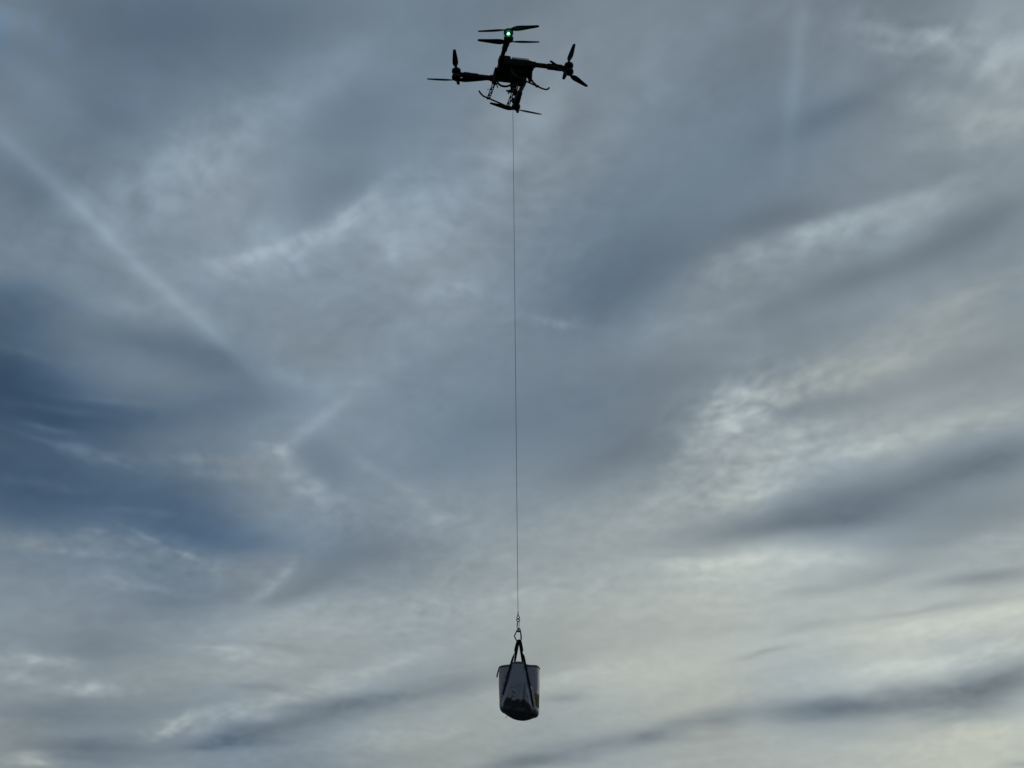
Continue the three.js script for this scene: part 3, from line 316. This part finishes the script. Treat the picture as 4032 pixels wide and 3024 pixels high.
// body: square deck between the four arms; its sides run along the arms
{
  const deck = [box(0.42, 0.105, 0.42, 0, 0.003, 0, 0.018), box(0.145, 0.05, 0.3, -0.132, 0.072, 0.055, 0.014), box(0.24, 0.02, 0.24, 0.06, 0.062, -0.05, 0.008)];
  for (let k = 0; k < 4; k++) deck.push(turned(box(0.075, 0.085, 0.075, 0.185, 0, 0.195, 0.012), k * Math.PI / 2));
  const body = mesh('body', turned(merge(deck), BODY), M.shell, drone);
  const gus = new THREE.Shape([[0.215, 0.01], [0.2, -0.03], [0.135, -0.09], [0.115, -0.165], [0.04, -0.165], [-0.03, -0.03], [-0.03, 0.01]].map(([x, y]) => new THREE.Vector2(x, y)));
  for (const k of [0, Math.PI]) {   // side plates that carry the outer legs
    const g = new THREE.ExtrudeGeometry(gus, { depth: 0.03, bevelEnabled: true, bevelSize: 0.003, bevelThickness: 0.003, bevelSegments: 1 }); g.rotateY(-Math.PI / 2); g.translate(0.245, 0, 0); turned(g, k + BODY);
    mesh('side_plate', g, M.shell, drone);
  }
  mesh('belly_tray', turned(merge([box(0.2, 0.07, 0.22, 0.055, -0.075, 0.04, 0.01), box(0.16, 0.07, 0.15, 0.06, -0.135, 0.0, 0.01)]), BODY), M.shell, drone);
  mesh('battery_cover', turned(box(0.235, 0.03, 0.13, 0.072, 0.0715, 0.138, 0.006), BODY), M.alu, body);
  mesh('carry_handle', turned(tube([V(-0.15, 0.08, 0.165), V(-0.15, 0.112, 0.165), V(-0.144, 0.118, 0.165), V(-0.076, 0.118, 0.165), V(-0.07, 0.112, 0.165), V(-0.07, 0.08, 0.165)], 0.0035, 40, 6, false, 0.2), BODY), M.darkMetal, body);
  mesh('edge_rail', turned(merge([bar(V(-0.203, 0.045, -0.19), V(-0.203, 0.045, 0.2), 0.005), bar(V(-0.203, -0.03, -0.19), V(-0.203, -0.03, 0.2), 0.005)]), BODY), M.darkMetal, body);
  mesh('data_port', turned(merge([box(0.012, 0.02, 0.045, -0.202, 0.01, -0.12, 0.004)]), BODY), M.wire, body);
}
// arms (pinwheel), motors and propellers
const reach = RADIUS * Math.cos(BODY), side = RADIUS * Math.sin(BODY);
const armGeo = (() => {
  const g = new THREE.CylinderGeometry(0.0265, 0.0265, 0.5, 20, 1); g.rotateZ(-Math.PI / 2); g.scale(1, 1.32, 1.04); g.translate(0.43, 0, side);
  return turned(merge([g]), BODY);
})();
const hingeGeo = turned(merge([box(0.075, 0.072, 0.066, 0.245, -0.002, side, 0.012), box(0.05, 0.05, 0.05, 0.23, -0.05, side - 0.012, 0.01)]), BODY);
const clampGeo = turned(merge([box(0.1, 0.068, 0.078, 0.6, -0.003, side, 0.014), box(0.12, 0.07, 0.066, 0.5, -0.003, side, 0.014), box(0.1, 0.052, 0.06, 0.68, 0, side, 0.012), bar(V(0.6, 0.03, side), V(0.6, 0.046, side), 0.006), bar(V(0.625, -0.03, side - 0.015), V(0.625, -0.046, side - 0.015), 0.005)]), BODY);
const cableGeo = turned(tube([V(0.28, -0.03, side + 0.012), V(0.4, -0.036, side + 0.01), V(0.52, -0.033, side + 0.008), V(0.66, -0.02, side), V(0.71, -0.012, side)], 0.006, 20, 6), BODY);
const mountGeo = merge([lathe([[0, -0.028], [0.036, -0.028], [0.041, -0.022], [0.041, 0.022], [0.036, 0.028], [0, 0.028]]), box(0.07, 0.036, 0.056, -0.03, 0, 0.006, 0.008)]);
const motorGeo = lathe([[0, 0.018], [0.046, 0.018], [0.058, 0.024], [0.0625, 0.034], [0.0625, 0.062], [0.057, 0.073], [0.042, 0.081], [0.018, 0.084], [0, 0.084]], 32);
const capGeo = lathe([[0, 0.0835], [0.02, 0.0835], [0.026, 0.087], [0.026, 0.099], [0.018, 0.104], [0, 0.105]], 24);
function bladeGeo(spin) {
  const R = 0.4, S = [[0.055, 0.026, 26, 0.012], [0.1, 0.032, 26, 0.012], [0.15, 0.048, 25, 0.011], [0.21, 0.064, 23, 0.0095], [0.29, 0.074, 20, 0.008], [0.4, 0.073, 17.5, 0.007], [0.55, 0.064, 15, 0.006], [0.72, 0.053, 13, 0.005], [0.88, 0.043, 11.5, 0.004], [0.965, 0.036, 11, 0.0034], [0.99, 0.028, 11, 0.003], [1, 0.014, 11, 0.002]];
  const N = 12, pos = [], idx = [];
  for (const [t, c0, al0, th] of S) for (let k = 0; k < N; k++) {
    const c = c0 * 1.1, al = al0 - 2, a = (k / N) * 2 * Math.PI, q = 0.5 * c * Math.cos(a) + 0.06 * c, h = 0.5 * th * Math.sin(a) * (1 + 0.3 * Math.cos(a)) + 0.04 * c * (1 - (2 * q / c) ** 2 * 0.6), A = rad(al) * spin;
    pos.push(t * R, h * Math.cos(A) + q * Math.sin(A) + 0.012 * t * t, q * Math.cos(A) - h * Math.sin(A));
  }
  const n = S.length;
  for (let i = 0; i < n - 1; i++) for (let k = 0; k < N; k++) { const a = i * N + k, b = i * N + (k + 1) % N; idx.push(a, b, a + N, b, b + N, a + N); }
  for (let k = 1; k < N - 1; k++) { idx.push(0, k + 1, k); const e = (n - 1) * N; idx.push(e, e + k, e + k + 1); }
  const g = new THREE.BufferGeometry(); g.setAttribute('position', new THREE.Float32BufferAttribute(pos, 3)); g.setIndex(idx); g.computeVertexNormals(); return g;
}
const BLADES = { 1: bladeGeo(1), '-1': bladeGeo(-1) };
// hub direction, turn of the arm, [upper blade bearing, lower blade bearing], spin of the lower propeller
const HUBS = [
  [1, 0, 0, 78, -52, 1], [0, -1, 1, 90, -26, -1], [-1, 0, 2, 87, -6, 1], [0, 1, 3, 2.7, -7.7, -1],
];
for (const [hx, hz, k, upDeg, lowDeg, spin] of HUBS) {
  const arm = mesh('arm', armGeo, M.carbon, drone); arm.rotation.y = k * Math.PI / 2;
  mesh('hinge', hingeGeo, M.shell, arm); mesh('clamp', clampGeo, M.shell, arm); mesh('power_cable', cableGeo, M.rubber, arm);
  const mount = mesh('motor_mount', mountGeo, M.shell, drone); mount.position.set(hx * RADIUS, 0, hz * RADIUS); mount.rotation.y = k * Math.PI / 2 + BODY;
  for (const s of [1, -1]) {
    const motor = mesh('motor', motorGeo, M.motor, drone); motor.position.set(hx * RADIUS, 0, hz * RADIUS); if (s < 0) motor.rotation.x = Math.PI;
    const prop = mesh('propeller', capGeo, M.motor, drone); prop.position.set(hx * RADIUS, 0, hz * RADIUS);
    if (s < 0) prop.rotation.x = Math.PI;
    // blades are set in the propeller's own axes; the lower propeller hangs upside down
    const bearing = rad(s > 0 ? upDeg : lowDeg), dir = s > 0 ? -spin : spin;
    for (const h of [0, Math.PI]) {
      const b = mesh('blade', BLADES[s > 0 ? dir : dir], M.blade, prop);
      if (s > 0) { b.position.y = PROP_Y; b.rotation.y = -bearing + h; } else { b.position.y = PROP_Y; b.rotation.set(Math.PI, 0, 0); b.rotation.order = 'XYZ'; b.quaternion.setFromAxisAngle(V(1, 0, 0), Math.PI).multiply(new THREE.Quaternion().setFromAxisAngle(V(0, 1, 0), -bearing + h)); }
    }
  }
}
// green lamp on the end of the arm that points to the viewer's side
{
  const at = V(0.002, -0.012, RADIUS + 0.048);
  const bez = lathe([[0, 0], [0.031, 0], [0.031, 0.012], [0.024, 0.016], [0.024, 0.01], [0, 0.01]]); bez.rotateX(Math.PI / 2); bez.translate(at.x, at.y, at.z - 0.012);
  mesh('lamp_bezel', bez, M.shell, drone);
  const dome = new THREE.SphereGeometry(0.0205, 24, 12, 0, Math.PI * 2, 0, Math.PI / 2); dome.scale(1, 0.7, 1); dome.rotateX(Math.PI / 2 + 0.3); dome.translate(at.x, at.y - 0.001, at.z + 0.001);
  const lens = mesh('navigation_lamp', dome, new THREE.MeshStandardMaterial({ color: new THREE.Color().setRGB(0.1, 0.3, 0.2), emissive: new THREE.Color().setRGB(0.5, 1, 0.55), emissiveIntensity: 1.4, roughness: 0.4 }), drone);
  lens.userData.label = 'lit green lamp';
  const p = new THREE.PointLight(new THREE.Color().setRGB(0.08, 1, 0.35), 0.11, 0, 2); p.position.set(at.x, at.y - 0.004, at.z + 0.026); p.castShadow = true; drone.add(p);
}
// landing gear: two skids with upturned ends on four lattice legs
const F2 = (f, y, n) => V(f * Math.cos(GEAR) - n * Math.sin(GEAR), y, -f * Math.sin(GEAR) - n * Math.cos(GEAR));
const SKID_Y = -0.333, SKID_N = 0.308, FOOT = [-0.18, 0.15];
for (const s of [1, -1]) {
  const P = (f, y, n) => F2(f * s, y, n * s);
  const skid = [...(s > 0 ? [[-0.335, -0.285], [-0.32, -0.301], [-0.29, -0.322]] : [[-0.385, -0.272], [-0.37, -0.295], [-0.33, -0.32]]), [-0.255, SKID_Y], [-0.1, SKID_Y], [0.08, SKID_Y], [0.22, SKID_Y], [0.25, SKID_Y]].map(([f, y]) => P(f, y, SKID_N));
  mesh('skid', merge([tube(skid, 0.0115, 60, 10), new THREE.SphereGeometry(0.0125, 10, 8).translate(...skid[0].toArray()), new THREE.SphereGeometry(0.0115, 10, 8).translate(...skid[7].toArray())]), M.carbon, drone);
  for (const f of FOOT) {
    const leg = [], w = 0.021, at = (t, o) => P(f + o, SKID_Y + 0.17 * t, SKID_N - 0.131 * t);
    leg.push(bar(at(0, -w), at(1, -w), 0.006, 6), bar(at(0, w), at(1, w), 0.006, 6));
    const n = 5;
    for (let i = 0; i < n; i++) { const a = i / n, b = (i + 1) / n, o = i % 2 ? 1 : -1; leg.push(bar(at(a, -w * o), at(b, w * o), 0.0075, 6), bar(at(b, -w), at(b, w), 0.0048, 6)); }
    for (const t of [0.2, 0.6]) { const g = box(0.03, 0.018, 0.006, 0, 0, 0, 0.002); g.rotateY(GEAR); const c = at(t, 0); g.translate(c.x, c.y, c.z); leg.push(g); }
    mesh('landing_leg', leg, M.carbon, drone);
    const br = [bar(at(0.97, -0.028), at(0.97, 0.028), 0.014, 10), bar(at(0.97, 0), P(f * 0.75, -0.045, SKID_N - 0.2), 0.02, 10)];
    mesh('leg_bracket', br, M.shell, drone); mesh('foot_clamp', box(0.05, 0.022, 0.03, ...at(0, 0).toArray(), 0.006), M.shell, drone);
  }
}
mesh('antenna', [bar(F2(-0.2, -0.235, 0.24), F2(-0.235, -0.232, 0.272), 0.0042, 8, 0.003)], M.rubber, drone);
mesh('antenna', [bar(F2(-0.155, -0.16, 0.165), F2(-0.135, -0.235, 0.155), 0.009, 10, 0.0075)], M.rubber, drone);
// winch, looking-down camera and the loops of wire under the deck
const exit = V(0, -0.315, -0.01);
{
  const drum = new THREE.CylinderGeometry(0.036, 0.036, 0.07, 24); drum.rotateZ(Math.PI / 2); drum.translate(0.02, -0.22, -0.01);
  const w = mesh('winch', [box(0.012, 0.12, 0.09, -0.026, -0.2, -0.01, 0.005), box(0.012, 0.12, 0.09, 0.066, -0.2, -0.01, 0.005), drum, box(0.1, 0.016, 0.09, 0.02, -0.148, -0.01, 0.005), bar(V(0, -0.25, -0.01), exit, 0.012, 12, 0.008)], M.darkMetal, drone);
  mesh('winch_motor', [bar(V(0.07, -0.2, -0.01), V(0.13, -0.2, -0.02), 0.03, 18), bar(V(0.13, -0.2, -0.02), V(0.145, -0.2, -0.022), 0.02, 14)], M.motor, drone);
  const c = V(-0.035, -0.29, -0.035);
  const eye = mesh('gimbal_camera', [box(0.055, 0.036, 0.04, c.x, c.y, c.z, 0.008), bar(V(c.x - 0.02, c.y + 0.004, c.z), V(c.x - 0.052, c.y + 0.008, c.z + 0.004), 0.0135, 14), bar(V(c.x + 0.01, c.y, c.z), V(0, -0.2, 0), 0.011, 10), bar(V(c.x - 0.015, c.y - 0.012, c.z), V(c.x - 0.03, c.y - 0.036, c.z), 0.01, 10)], M.shell, drone);
  mesh('lens', bar(V(c.x - 0.051, c.y + 0.008, c.z + 0.004), V(c.x - 0.055, c.y + 0.0085, c.z + 0.004), 0.0105, 14), M.motor, eye);
  mesh('signal_cable', tube([F2(-0.15, -0.155, 0.15), F2(-0.1, -0.195, 0.13), F2(-0.03, -0.2, 0.09), F2(0.03, -0.165, 0.03), V(0.02, -0.13, 0)], 0.0155, 40, 8), M.rubber, drone);
  mesh('wire_loop', tube([V(0.075, -0.15, -0.05), V(0.06, -0.225, -0.08), V(0.1, -0.255, -0.1), V(0.145, -0.215, -0.11), V(0.15, -0.12, -0.13)], 0.0032, 40, 6), M.wire, drone);
  mesh('wire_loop', tube([V(0.08, -0.14, -0.07), V(0.085, -0.205, -0.1), V(0.11, -0.225, -0.11), V(0.13, -0.17, -0.12), V(0.13, -0.1, -0.13)], 0.0028, 40, 6), M.wire, drone);
}

// ---------------------------------------------------------------- line, swivel, hook and carabiner
drone.updateMatrixWorld(true);
const top = drone.localToWorld(exit.clone()), HX = 0.0648, HZ = top.z;
{
  const line = [bar(top, V(0.063, 4.472, HZ), 0.0024, 8)];
  line.push(lathe([[0, -0.012], [0.004, -0.01], [0.0062, -0.004], [0.005, 0.003], [0.0062, 0.008], [0.0045, 0.016], [0.0026, 0.04], [0, 0.042]], 12).translate(0.063, 4.466, HZ));
  line.push(tube([V(0.063, 4.463, HZ), V(0.068, 4.457, HZ + 0.003), V(0.0645, 4.4505, HZ), V(0.059, 4.457, HZ - 0.003)], 0.0022, 24, 6, true));
  const o = mesh('hoist_line', line, M.strap); o.userData = { label: 'thin dark hoist line running straight down from drone to swivel', category: 'rope' };
}
{
  const s = thing('swivel', 'small dark metal swivel with two eyes at the lower end of the line', 'swivel'); s.position.set(HX, 4.42, HZ);
  mesh('upper_eye', tube([V(0, 0.034, 0), V(0.007, 0.03, 0), V(0.014, 0.014, 0), V(0.0125, 0.006, 0), V(0, 0.003, 0), V(-0.0125, 0.006, 0), V(-0.014, 0.014, 0), V(-0.007, 0.03, 0)], 0.0046, 48, 8, true), M.darkMetal, s);
  mesh('barrel', lathe([[0, -0.007], [0.008, -0.007], [0.0105, -0.003], [0.0105, 0.003], [0.008, 0.007], [0, 0.007]], 18), M.darkMetal, s);
  mesh('lower_eye', tube([V(0, -0.005, 0), V(0.012, -0.006, 0), V(0.0165, -0.013, 0), V(0.014, -0.021, 0), V(0.006, -0.029, 0), V(-0.006, -0.029, 0), V(-0.014, -0.021, 0), V(-0.0165, -0.013, 0), V(-0.012, -0.006, 0)], 0.0046, 48, 8, true), M.darkMetal, s);
}
{
  const s = thing('snap_hook', 'slim dark snap hook linking the swivel to the carabiner', 'hook'); s.position.set(HX - 0.001, 4.355, HZ); s.rotation.set(0, 0.35, -0.05);
  mesh('frame', tube([V(0.001, 0.041, 0), V(0.008, 0.037, 0), V(0.0105, 0.02, 0), V(0.0105, -0.02, 0), V(0.006, -0.035, 0), V(-0.003, -0.036, 0), V(-0.01, -0.027, 0), V(-0.0105, 0, 0), V(-0.006, 0.034, 0)], 0.0034, 60, 8, true), M.darkMetal, s);
  mesh('gate', bar(V(-0.0104, -0.018, 0), V(-0.0078, 0.026, 0), 0.006, 12), M.darkMetal, s);
}
{
  const s = thing('carabiner', 'large grey green carabiner with an angled frame holding the straps', 'carabiner'); s.position.set(HX + 0.004, 4.19, HZ);
  const m = mat(0.035, 0.045, 0.036, 0.45, { metalness: 0.5 });
  const fr = [V(0.002, 0.126, 0), V(-0.013, 0.112, 0), V(-0.022, 0.098, 0), V(-0.043, 0.052, 0), V(-0.043, 0.046, 0), V(-0.024, 0.008, 0), V(-0.012, 0.001, 0), V(0.012, 0.0, 0), V(0.024, 0.008, 0), V(0.027, 0.022, 0), V(0.024, 0.06, 0), V(0.017, 0.1, 0), V(0.014, 0.121, 0)];
  mesh('frame', [tube(fr, 0.0064, 120, 10, true, 0.35), box(0.032, 0.022, 0.009, 0.001, 0.1, 0, 0.004)], m, s);
  mesh('gate', [bar(V(0.0265, 0.018, 0), V(0.0245, 0.062, 0), 0.008, 14), bar(V(0.0245, 0.062, 0), V(0.017, 0.112, 0), 0.0066, 14)], m, s);
  mesh('top_eye', tube([V(0, 0.136, 0), V(0.009, 0.128, 0.002), V(0, 0.118, 0), V(-0.009, 0.128, -0.002)], 0.0036, 32, 8, true), m, s);
}

// ---------------------------------------------------------------- the bag
const bag = thing('cargo_bag', 'silver grey fabric lifting bag hanging from black straps', 'bag');
bag.position.set(0.073, 3.915, HZ);
const RX = 0.208, RZ = 0.165, EDGE = -0.4;
const sm = (a, b, x) => { const t = Math.min(1, Math.max(0, (x - a) / (b - a))); return t * t * (3 - 2 * t); };
const gs = (x, c, w) => Math.exp(-(((x - c) / w) ** 2));
const strapL = (y) => -0.083 + (-0.165 + 0.083) * Math.min(1.25, Math.max(0, -y / 0.31)), strapR = (y) => 0.0585 + (0.128 - 0.0585) * Math.min(1.5, Math.max(0, -y / 0.315));
// how far the cloth stands out of (or is drawn into) the plain shape, front and back
function puff(x, y, back) {
  const l = strapL(y), r = strapR(y), mid = sm(l, l + 0.045, x) * (1 - sm(r - 0.045, r, x));
  let d = mid * (0.018 + 0.028 * sm(0, -0.2, y) - 0.05 * sm(-0.35, -0.44, y + 0.05 * fbm(x * 26 + 2, 4.5, 3))) - 0.012 * (gs(x, l, 0.013) + gs(x, r, 0.013));
  if (!back) {
    const lean = 0.03 + 0.05 * y + 0.006 * Math.sin(y * 17);
    d += 0.013 * gs(x, lean + 0.012, 0.011) * sm(0.0, -0.12, y) - 0.006 * gs(x, lean - 0.012, 0.012) * sm(-0.05, -0.2, y) + 0.010 * gs(x, lean + 0.045, 0.008) * sm(0.02, -0.2, y) - 0.005 * gs(x, lean + 0.03, 0.008) * sm(0, -0.1, y);
  }
  d += 0.008 * fbm(x * 22 + (back ? 9 : 0), y * 5 + 3, 3) + 0.006 * fbm(x * 40, y * 30 + 7, 3) * (0.25 + sm(-0.15, -0.4, y));
  return d;
}
const baseZ = (x, rx = RX, rz = RZ) => rz * Math.pow(Math.max(0, 1 - Math.pow(Math.min(1, Math.abs(x) / rx), 2.7)), 1 / 2.7);
const tilt = (x, y) => -0.03 * (x / RX) * sm(-0.05, -0.38, y);
const frontZ = (x, y) => { const z = baseZ(x); return z + puff(x, y, false) * sm(0.1, 0.6, z / RZ); };
const rimLift = (x, z) => (z > 0 ? 0.025 * sm(strapL(0) - 0.006, strapL(0) + 0.03, x) * (1 - sm(strapR(0) - 0.03, strapR(0) + 0.01, x)) * sm(0.2, 0.8, z / RZ) : 0.004);
const PROFILE = [];   // [scale, height]
for (let i = 0; i <= 70; i++) PROFILE.push([1 - 0.035 * sm(0.4, 1, i / 70), EDGE * (i / 70)]);
for (let i = 1; i <= 12; i++) { const a = (i / 12) * Math.PI / 2; PROFILE.push([0.965 - 0.17 * (1 - Math.cos(a)), EDGE - 0.062 * Math.sin(a)]); }
for (let i = 1; i <= 16; i++) { const t = i / 16; PROFILE.push([0.795 * (1 - t), EDGE - 0.062 - 0.058 * Math.sin(t * Math.PI / 2)]); }
function bagPoint(a, i) {
  const [k, y] = PROFILE[i], c = Math.cos(a), s = Math.sin(a), e = 2 / 2.7;
  let x = RX * Math.sign(c) * Math.pow(Math.abs(c), e), z = RZ * Math.sign(s) * Math.pow(Math.abs(s), e);
  const w = sm(0.1, 0.6, Math.abs(z) / RZ);
  z += Math.sign(z) * puff(x, y, z < 0) * w;
  const yy = y + (rimLift(x, z) + 0.006 * fbm(x * 14 + 3, z * 14, 2)) * sm(-0.09, 0, y) + tilt(x * k, y) + 0.004 * fbm(x * 30, z * 30 + 5, 2) * sm(EDGE, EDGE - 0.06, y);
  return V(x * k, yy, z * k);
}
{
  const NA = 240, NP = PROFILE.length, pos = [], uv = [], idx = [];
  for (let i = 0; i < NP; i++) for (let k = 0; k <= NA; k++) { const p = bagPoint((k / NA) * 2 * Math.PI, i); pos.push(p.x, p.y, p.z); uv.push(k / NA * 1.25, p.y); }
  for (let i = 0; i < NP - 1; i++) for (let k = 0; k < NA; k++) { const a = i * (NA + 1) + k, b = a + NA + 1; idx.push(a, a + 1, b, a + 1, b + 1, b); }
  const whole = new THREE.BufferGeometry(); whole.setAttribute('position', new THREE.Float32BufferAttribute(pos, 3)); whole.setAttribute('uv', new THREE.Float32BufferAttribute(uv, 2)); whole.setIndex(idx); whole.computeVertexNormals();
  const cut = 79 * NA * 6, g = whole.clone(), gb = whole.clone(); g.setIndex(idx.slice(0, cut)); gb.setIndex(idx.slice(cut));   // wall and base are two panels of the same cloth
  const bump = noiseTexture(512, (u, v) => { const n = 128 + 90 * fbm(u * 40, v * 26, 4); return [n, n, n]; }); bump.repeat.set(4, 4);
  const cloth = mat(0.175, 0.184, 0.222, 0.36, { metalness: 0.75, side: THREE.DoubleSide, bumpMap: bump, bumpScale: 0.002 });
  mesh('bag_body', g, cloth, bag);
  mesh('base_panel', gb, cloth, bag);
  const rim = []; for (let k = 0; k < 90; k++) { const p = bagPoint((k / 90) * 2 * Math.PI, 1), o = V(p.x, 0, p.z).normalize().multiplyScalar(0.002); rim.push(V(p.x + o.x, p.y - 0.008, p.z + o.z)); }
  mesh('rim_binding', tube(rim, 0.0045, 260, 8, true), M.strap, bag);
}
// ribbons that lie on the cloth: list of [x, y, width], lifted off by `lift`
function ribbon(pts, lift, thick = 0.0025) {   // pts: {p: Vector3, w: half width vector, n: normal}
  const pos = [], idx = [], uv = [];
  pts.forEach(({ p, w, n }, i) => { for (const [sx, sn] of [[-1, 0], [1, 0], [1, 1], [-1, 1]]) { const q = p.clone().addScaledVector(w, sx).addScaledVector(n, lift + thick * sn); pos.push(q.x, q.y, q.z); uv.push((sx + 1) / 2, i / (pts.length - 1)); } });
  for (let i = 0; i < pts.length - 1; i++) for (let k = 0; k < 4; k++) { const a = i * 4 + k, b = i * 4 + (k + 1) % 4; idx.push(a, a + 4, b, b, a + 4, b + 4); }
  const e = (pts.length - 1) * 4; idx.push(0, 1, 2, 0, 2, 3, e, e + 2, e + 1, e, e + 3, e + 2);
  const g = new THREE.BufferGeometry(); g.setAttribute('position', new THREE.Float32BufferAttribute(pos, 3)); g.setAttribute('uv', new THREE.Float32BufferAttribute(uv, 2)); g.setIndex(idx);
  const out = toCreasedNormals(g, 0.6); return out;
}
function onCloth(x, y, hw, dirX, dirY, sgn = 1) {
  const z = (q, h) => sgn * (sgn > 0 ? frontZ(q, h) : baseZ(q) + puff(q, h, true) * sm(0.1, 0.6, baseZ(q) / RZ)), e = 0.004;
  const k = 1 - 0.035 * sm(0.4, 1, y / EDGE);
  const tx = V(1, 0, (z(x + e, y) - z(x - e, y)) / (2 * e)), ty = V(0, 1, (z(x, y + e) - z(x, y - e)) / (2 * e)), n = tx.clone().cross(ty).normalize().multiplyScalar(sgn);
  const d = tx.clone().multiplyScalar(dirX).addScaledVector(ty, dirY).normalize(), w = d.clone().cross(n).normalize().multiplyScalar(hw);
  return { p: V(x * k, y + tilt(x * k, y) + rimLift(x, sgn) * sm(-0.09, 0, y), z(x, y) * k), w, n };
}
function strap(fx, yEnd, sgn) {
  const list = [], apex = V(0, 0.268, 0), rimPt = onCloth(fx(0), -0.004, 0.014, 0, -1, sgn), dx = Math.sign(fx(0));
  const start = apex.clone().add(V(dx * 0.009, 0, sgn * 0.002));
  for (let i = 0; i < 20; i++) {
    const t = i / 20, p = start.clone().lerp(rimPt.p, t), hw = (sgn > 0 ? 0.0185 : 0.0145) - 0.005 * t;
    const w = V(1, 0, 0).lerp(rimPt.w.clone().normalize(), t), d = rimPt.p.clone().sub(start).normalize(); w.addScaledVector(d, -w.dot(d)).normalize();
    list.push({ p, w: w.clone().multiplyScalar(hw), n: w.clone().cross(d).multiplyScalar(-1) });
    if (list[i].n.z * sgn < 0) list[i].n.multiplyScalar(-1);
  }
  const base = list[19].w.clone();
  for (let i = 0; i <= 34; i++) { const y = -0.004 + (yEnd + 0.004) * (i / 34), q = onCloth(fx(y), y, 0.0135 - 0.004 * sm(0, 0.3, i / 34), fx(y - 0.01) - fx(y), -0.01, sgn); if (q.w.dot(base) < 0) q.w.multiplyScalar(-1); list.push(q); }
  return ribbon(list, 0.0015, 0.003);
}
mesh('lifting_strap', strap(strapL, -0.315, 1), M.strap, bag);
mesh('lifting_strap', strap(strapR, -0.375, 1), M.strap, bag);
mesh('lifting_strap', strap((y) => strapL(y) * 0.72, -0.315, -1), M.strap, bag);
mesh('lifting_strap', strap((y) => strapR(y) * 0.8, -0.375, -1), M.strap, bag);
{ // where the four straps meet, wrapped over the carabiner
  const g = tube([V(-0.02, 0.255, 0), V(-0.014, 0.276, 0), V(0, 0.283, 0), V(0.014, 0.276, 0), V(0.02, 0.255, 0)], 0.008, 20, 10); g.scale(1, 1, 1.6);
  mesh('strap_loop', g, M.strap, bag);
}
{ // printed white strip beside one strap, and the coloured print on the side panel
  const cv = document.createElement('canvas'); cv.width = 32; cv.height = 256; const c = cv.getContext('2d');
  c.fillStyle = '#c9c3bf'; c.fillRect(0, 0, 32, 256);
  c.fillStyle = '#8d3f4c'; c.fillRect(12, 54, 18, 24); c.fillStyle = '#6d4246'; c.fillRect(12, 96, 9, 46); c.fillRect(17, 132, 8, 14); c.fillStyle = '#a58d8a'; c.fillRect(4, 180, 20, 50);
  const tx = new THREE.CanvasTexture(cv); tx.colorSpace = THREE.SRGBColorSpace; tx.flipY = false;
  const list = []; for (let i = 0; i <= 30; i++) { const y = -0.2 - 0.2 * (i / 30); list.push(onCloth(strapR(y) + 0.018 + 0.004 * (i / 30), y, 0.0095, strapR(y - 0.01) - strapR(y), -0.01)); }
  const o = mesh('printed_strip', ribbon(list, 0.001, 0.0012), new THREE.MeshStandardMaterial({ map: tx, roughness: 0.8 }), bag); o.userData.label = 'white strip with dark red print';
  const patch = (y0, y1) => { const l = []; for (let i = 0; i <= 10; i++) { const y = y0 + (y1 - y0) * (i / 10), x0 = strapR(y) + 0.034, x1 = 0.2035; l.push([y, x0, x1]); } 
    const pos = [], idx = [], n = 10; l.forEach(([y, x0, x1]) => { for (let k = 0; k <= n; k++) { const q = onCloth(x0 + (x1 - x0) * (1 - (1 - k / n) ** 2), y, 0.01, 0, -1), p = q.p.addScaledVector(q.n, 0.0016); pos.push(p.x, p.y, p.z); } });
    for (let i = 0; i < l.length - 1; i++) for (let k = 0; k < n; k++) { const a = i * (n + 1) + k; idx.push(a, a + n + 1, a + 1, a + 1, a + n + 1, a + n + 2); }
    const g = new THREE.BufferGeometry(); g.setAttribute('position', new THREE.Float32BufferAttribute(pos, 3)); g.setIndex(idx); g.computeVertexNormals(); return g; };
  mesh('printed_band', patch(-0.262, -0.292), mat(0.26, 0.085, 0.012, 0.7, { side: THREE.DoubleSide }), bag).userData.label = 'orange printed band';
  mesh('printed_panel', patch(-0.293, -0.385), mat(0.085, 0.07, 0.018, 0.7, { side: THREE.DoubleSide }), bag).userData.label = 'olive yellow printed panel';
}
{ // loose strap end at one corner of the rim, and a thread under the bag
  const P = [[-0.196, -0.004], [-0.208, -0.012], [-0.216, -0.04], [-0.224, -0.068], [-0.2265, -0.098]].map(([x, y]) => ({ p: V(x, y, 0.01), w: V(0.0065, 0, 0.006), n: V(0.6, 0, 0.8) }));
  mesh('strap_end', ribbon(P, 0, 0.003), M.strap, bag);
  mesh('corner_tab', box(0.03, 0.02, 0.03, -0.193, -0.008, 0.012, 0.006), M.strap, bag);
  mesh('loose_thread', bar(V(-0.12, -0.46, -0.03), V(-0.142, -0.5, -0.04), 0.003, 6, 0.0012), M.strap, bag);
}

renderer.render(scene, camera);
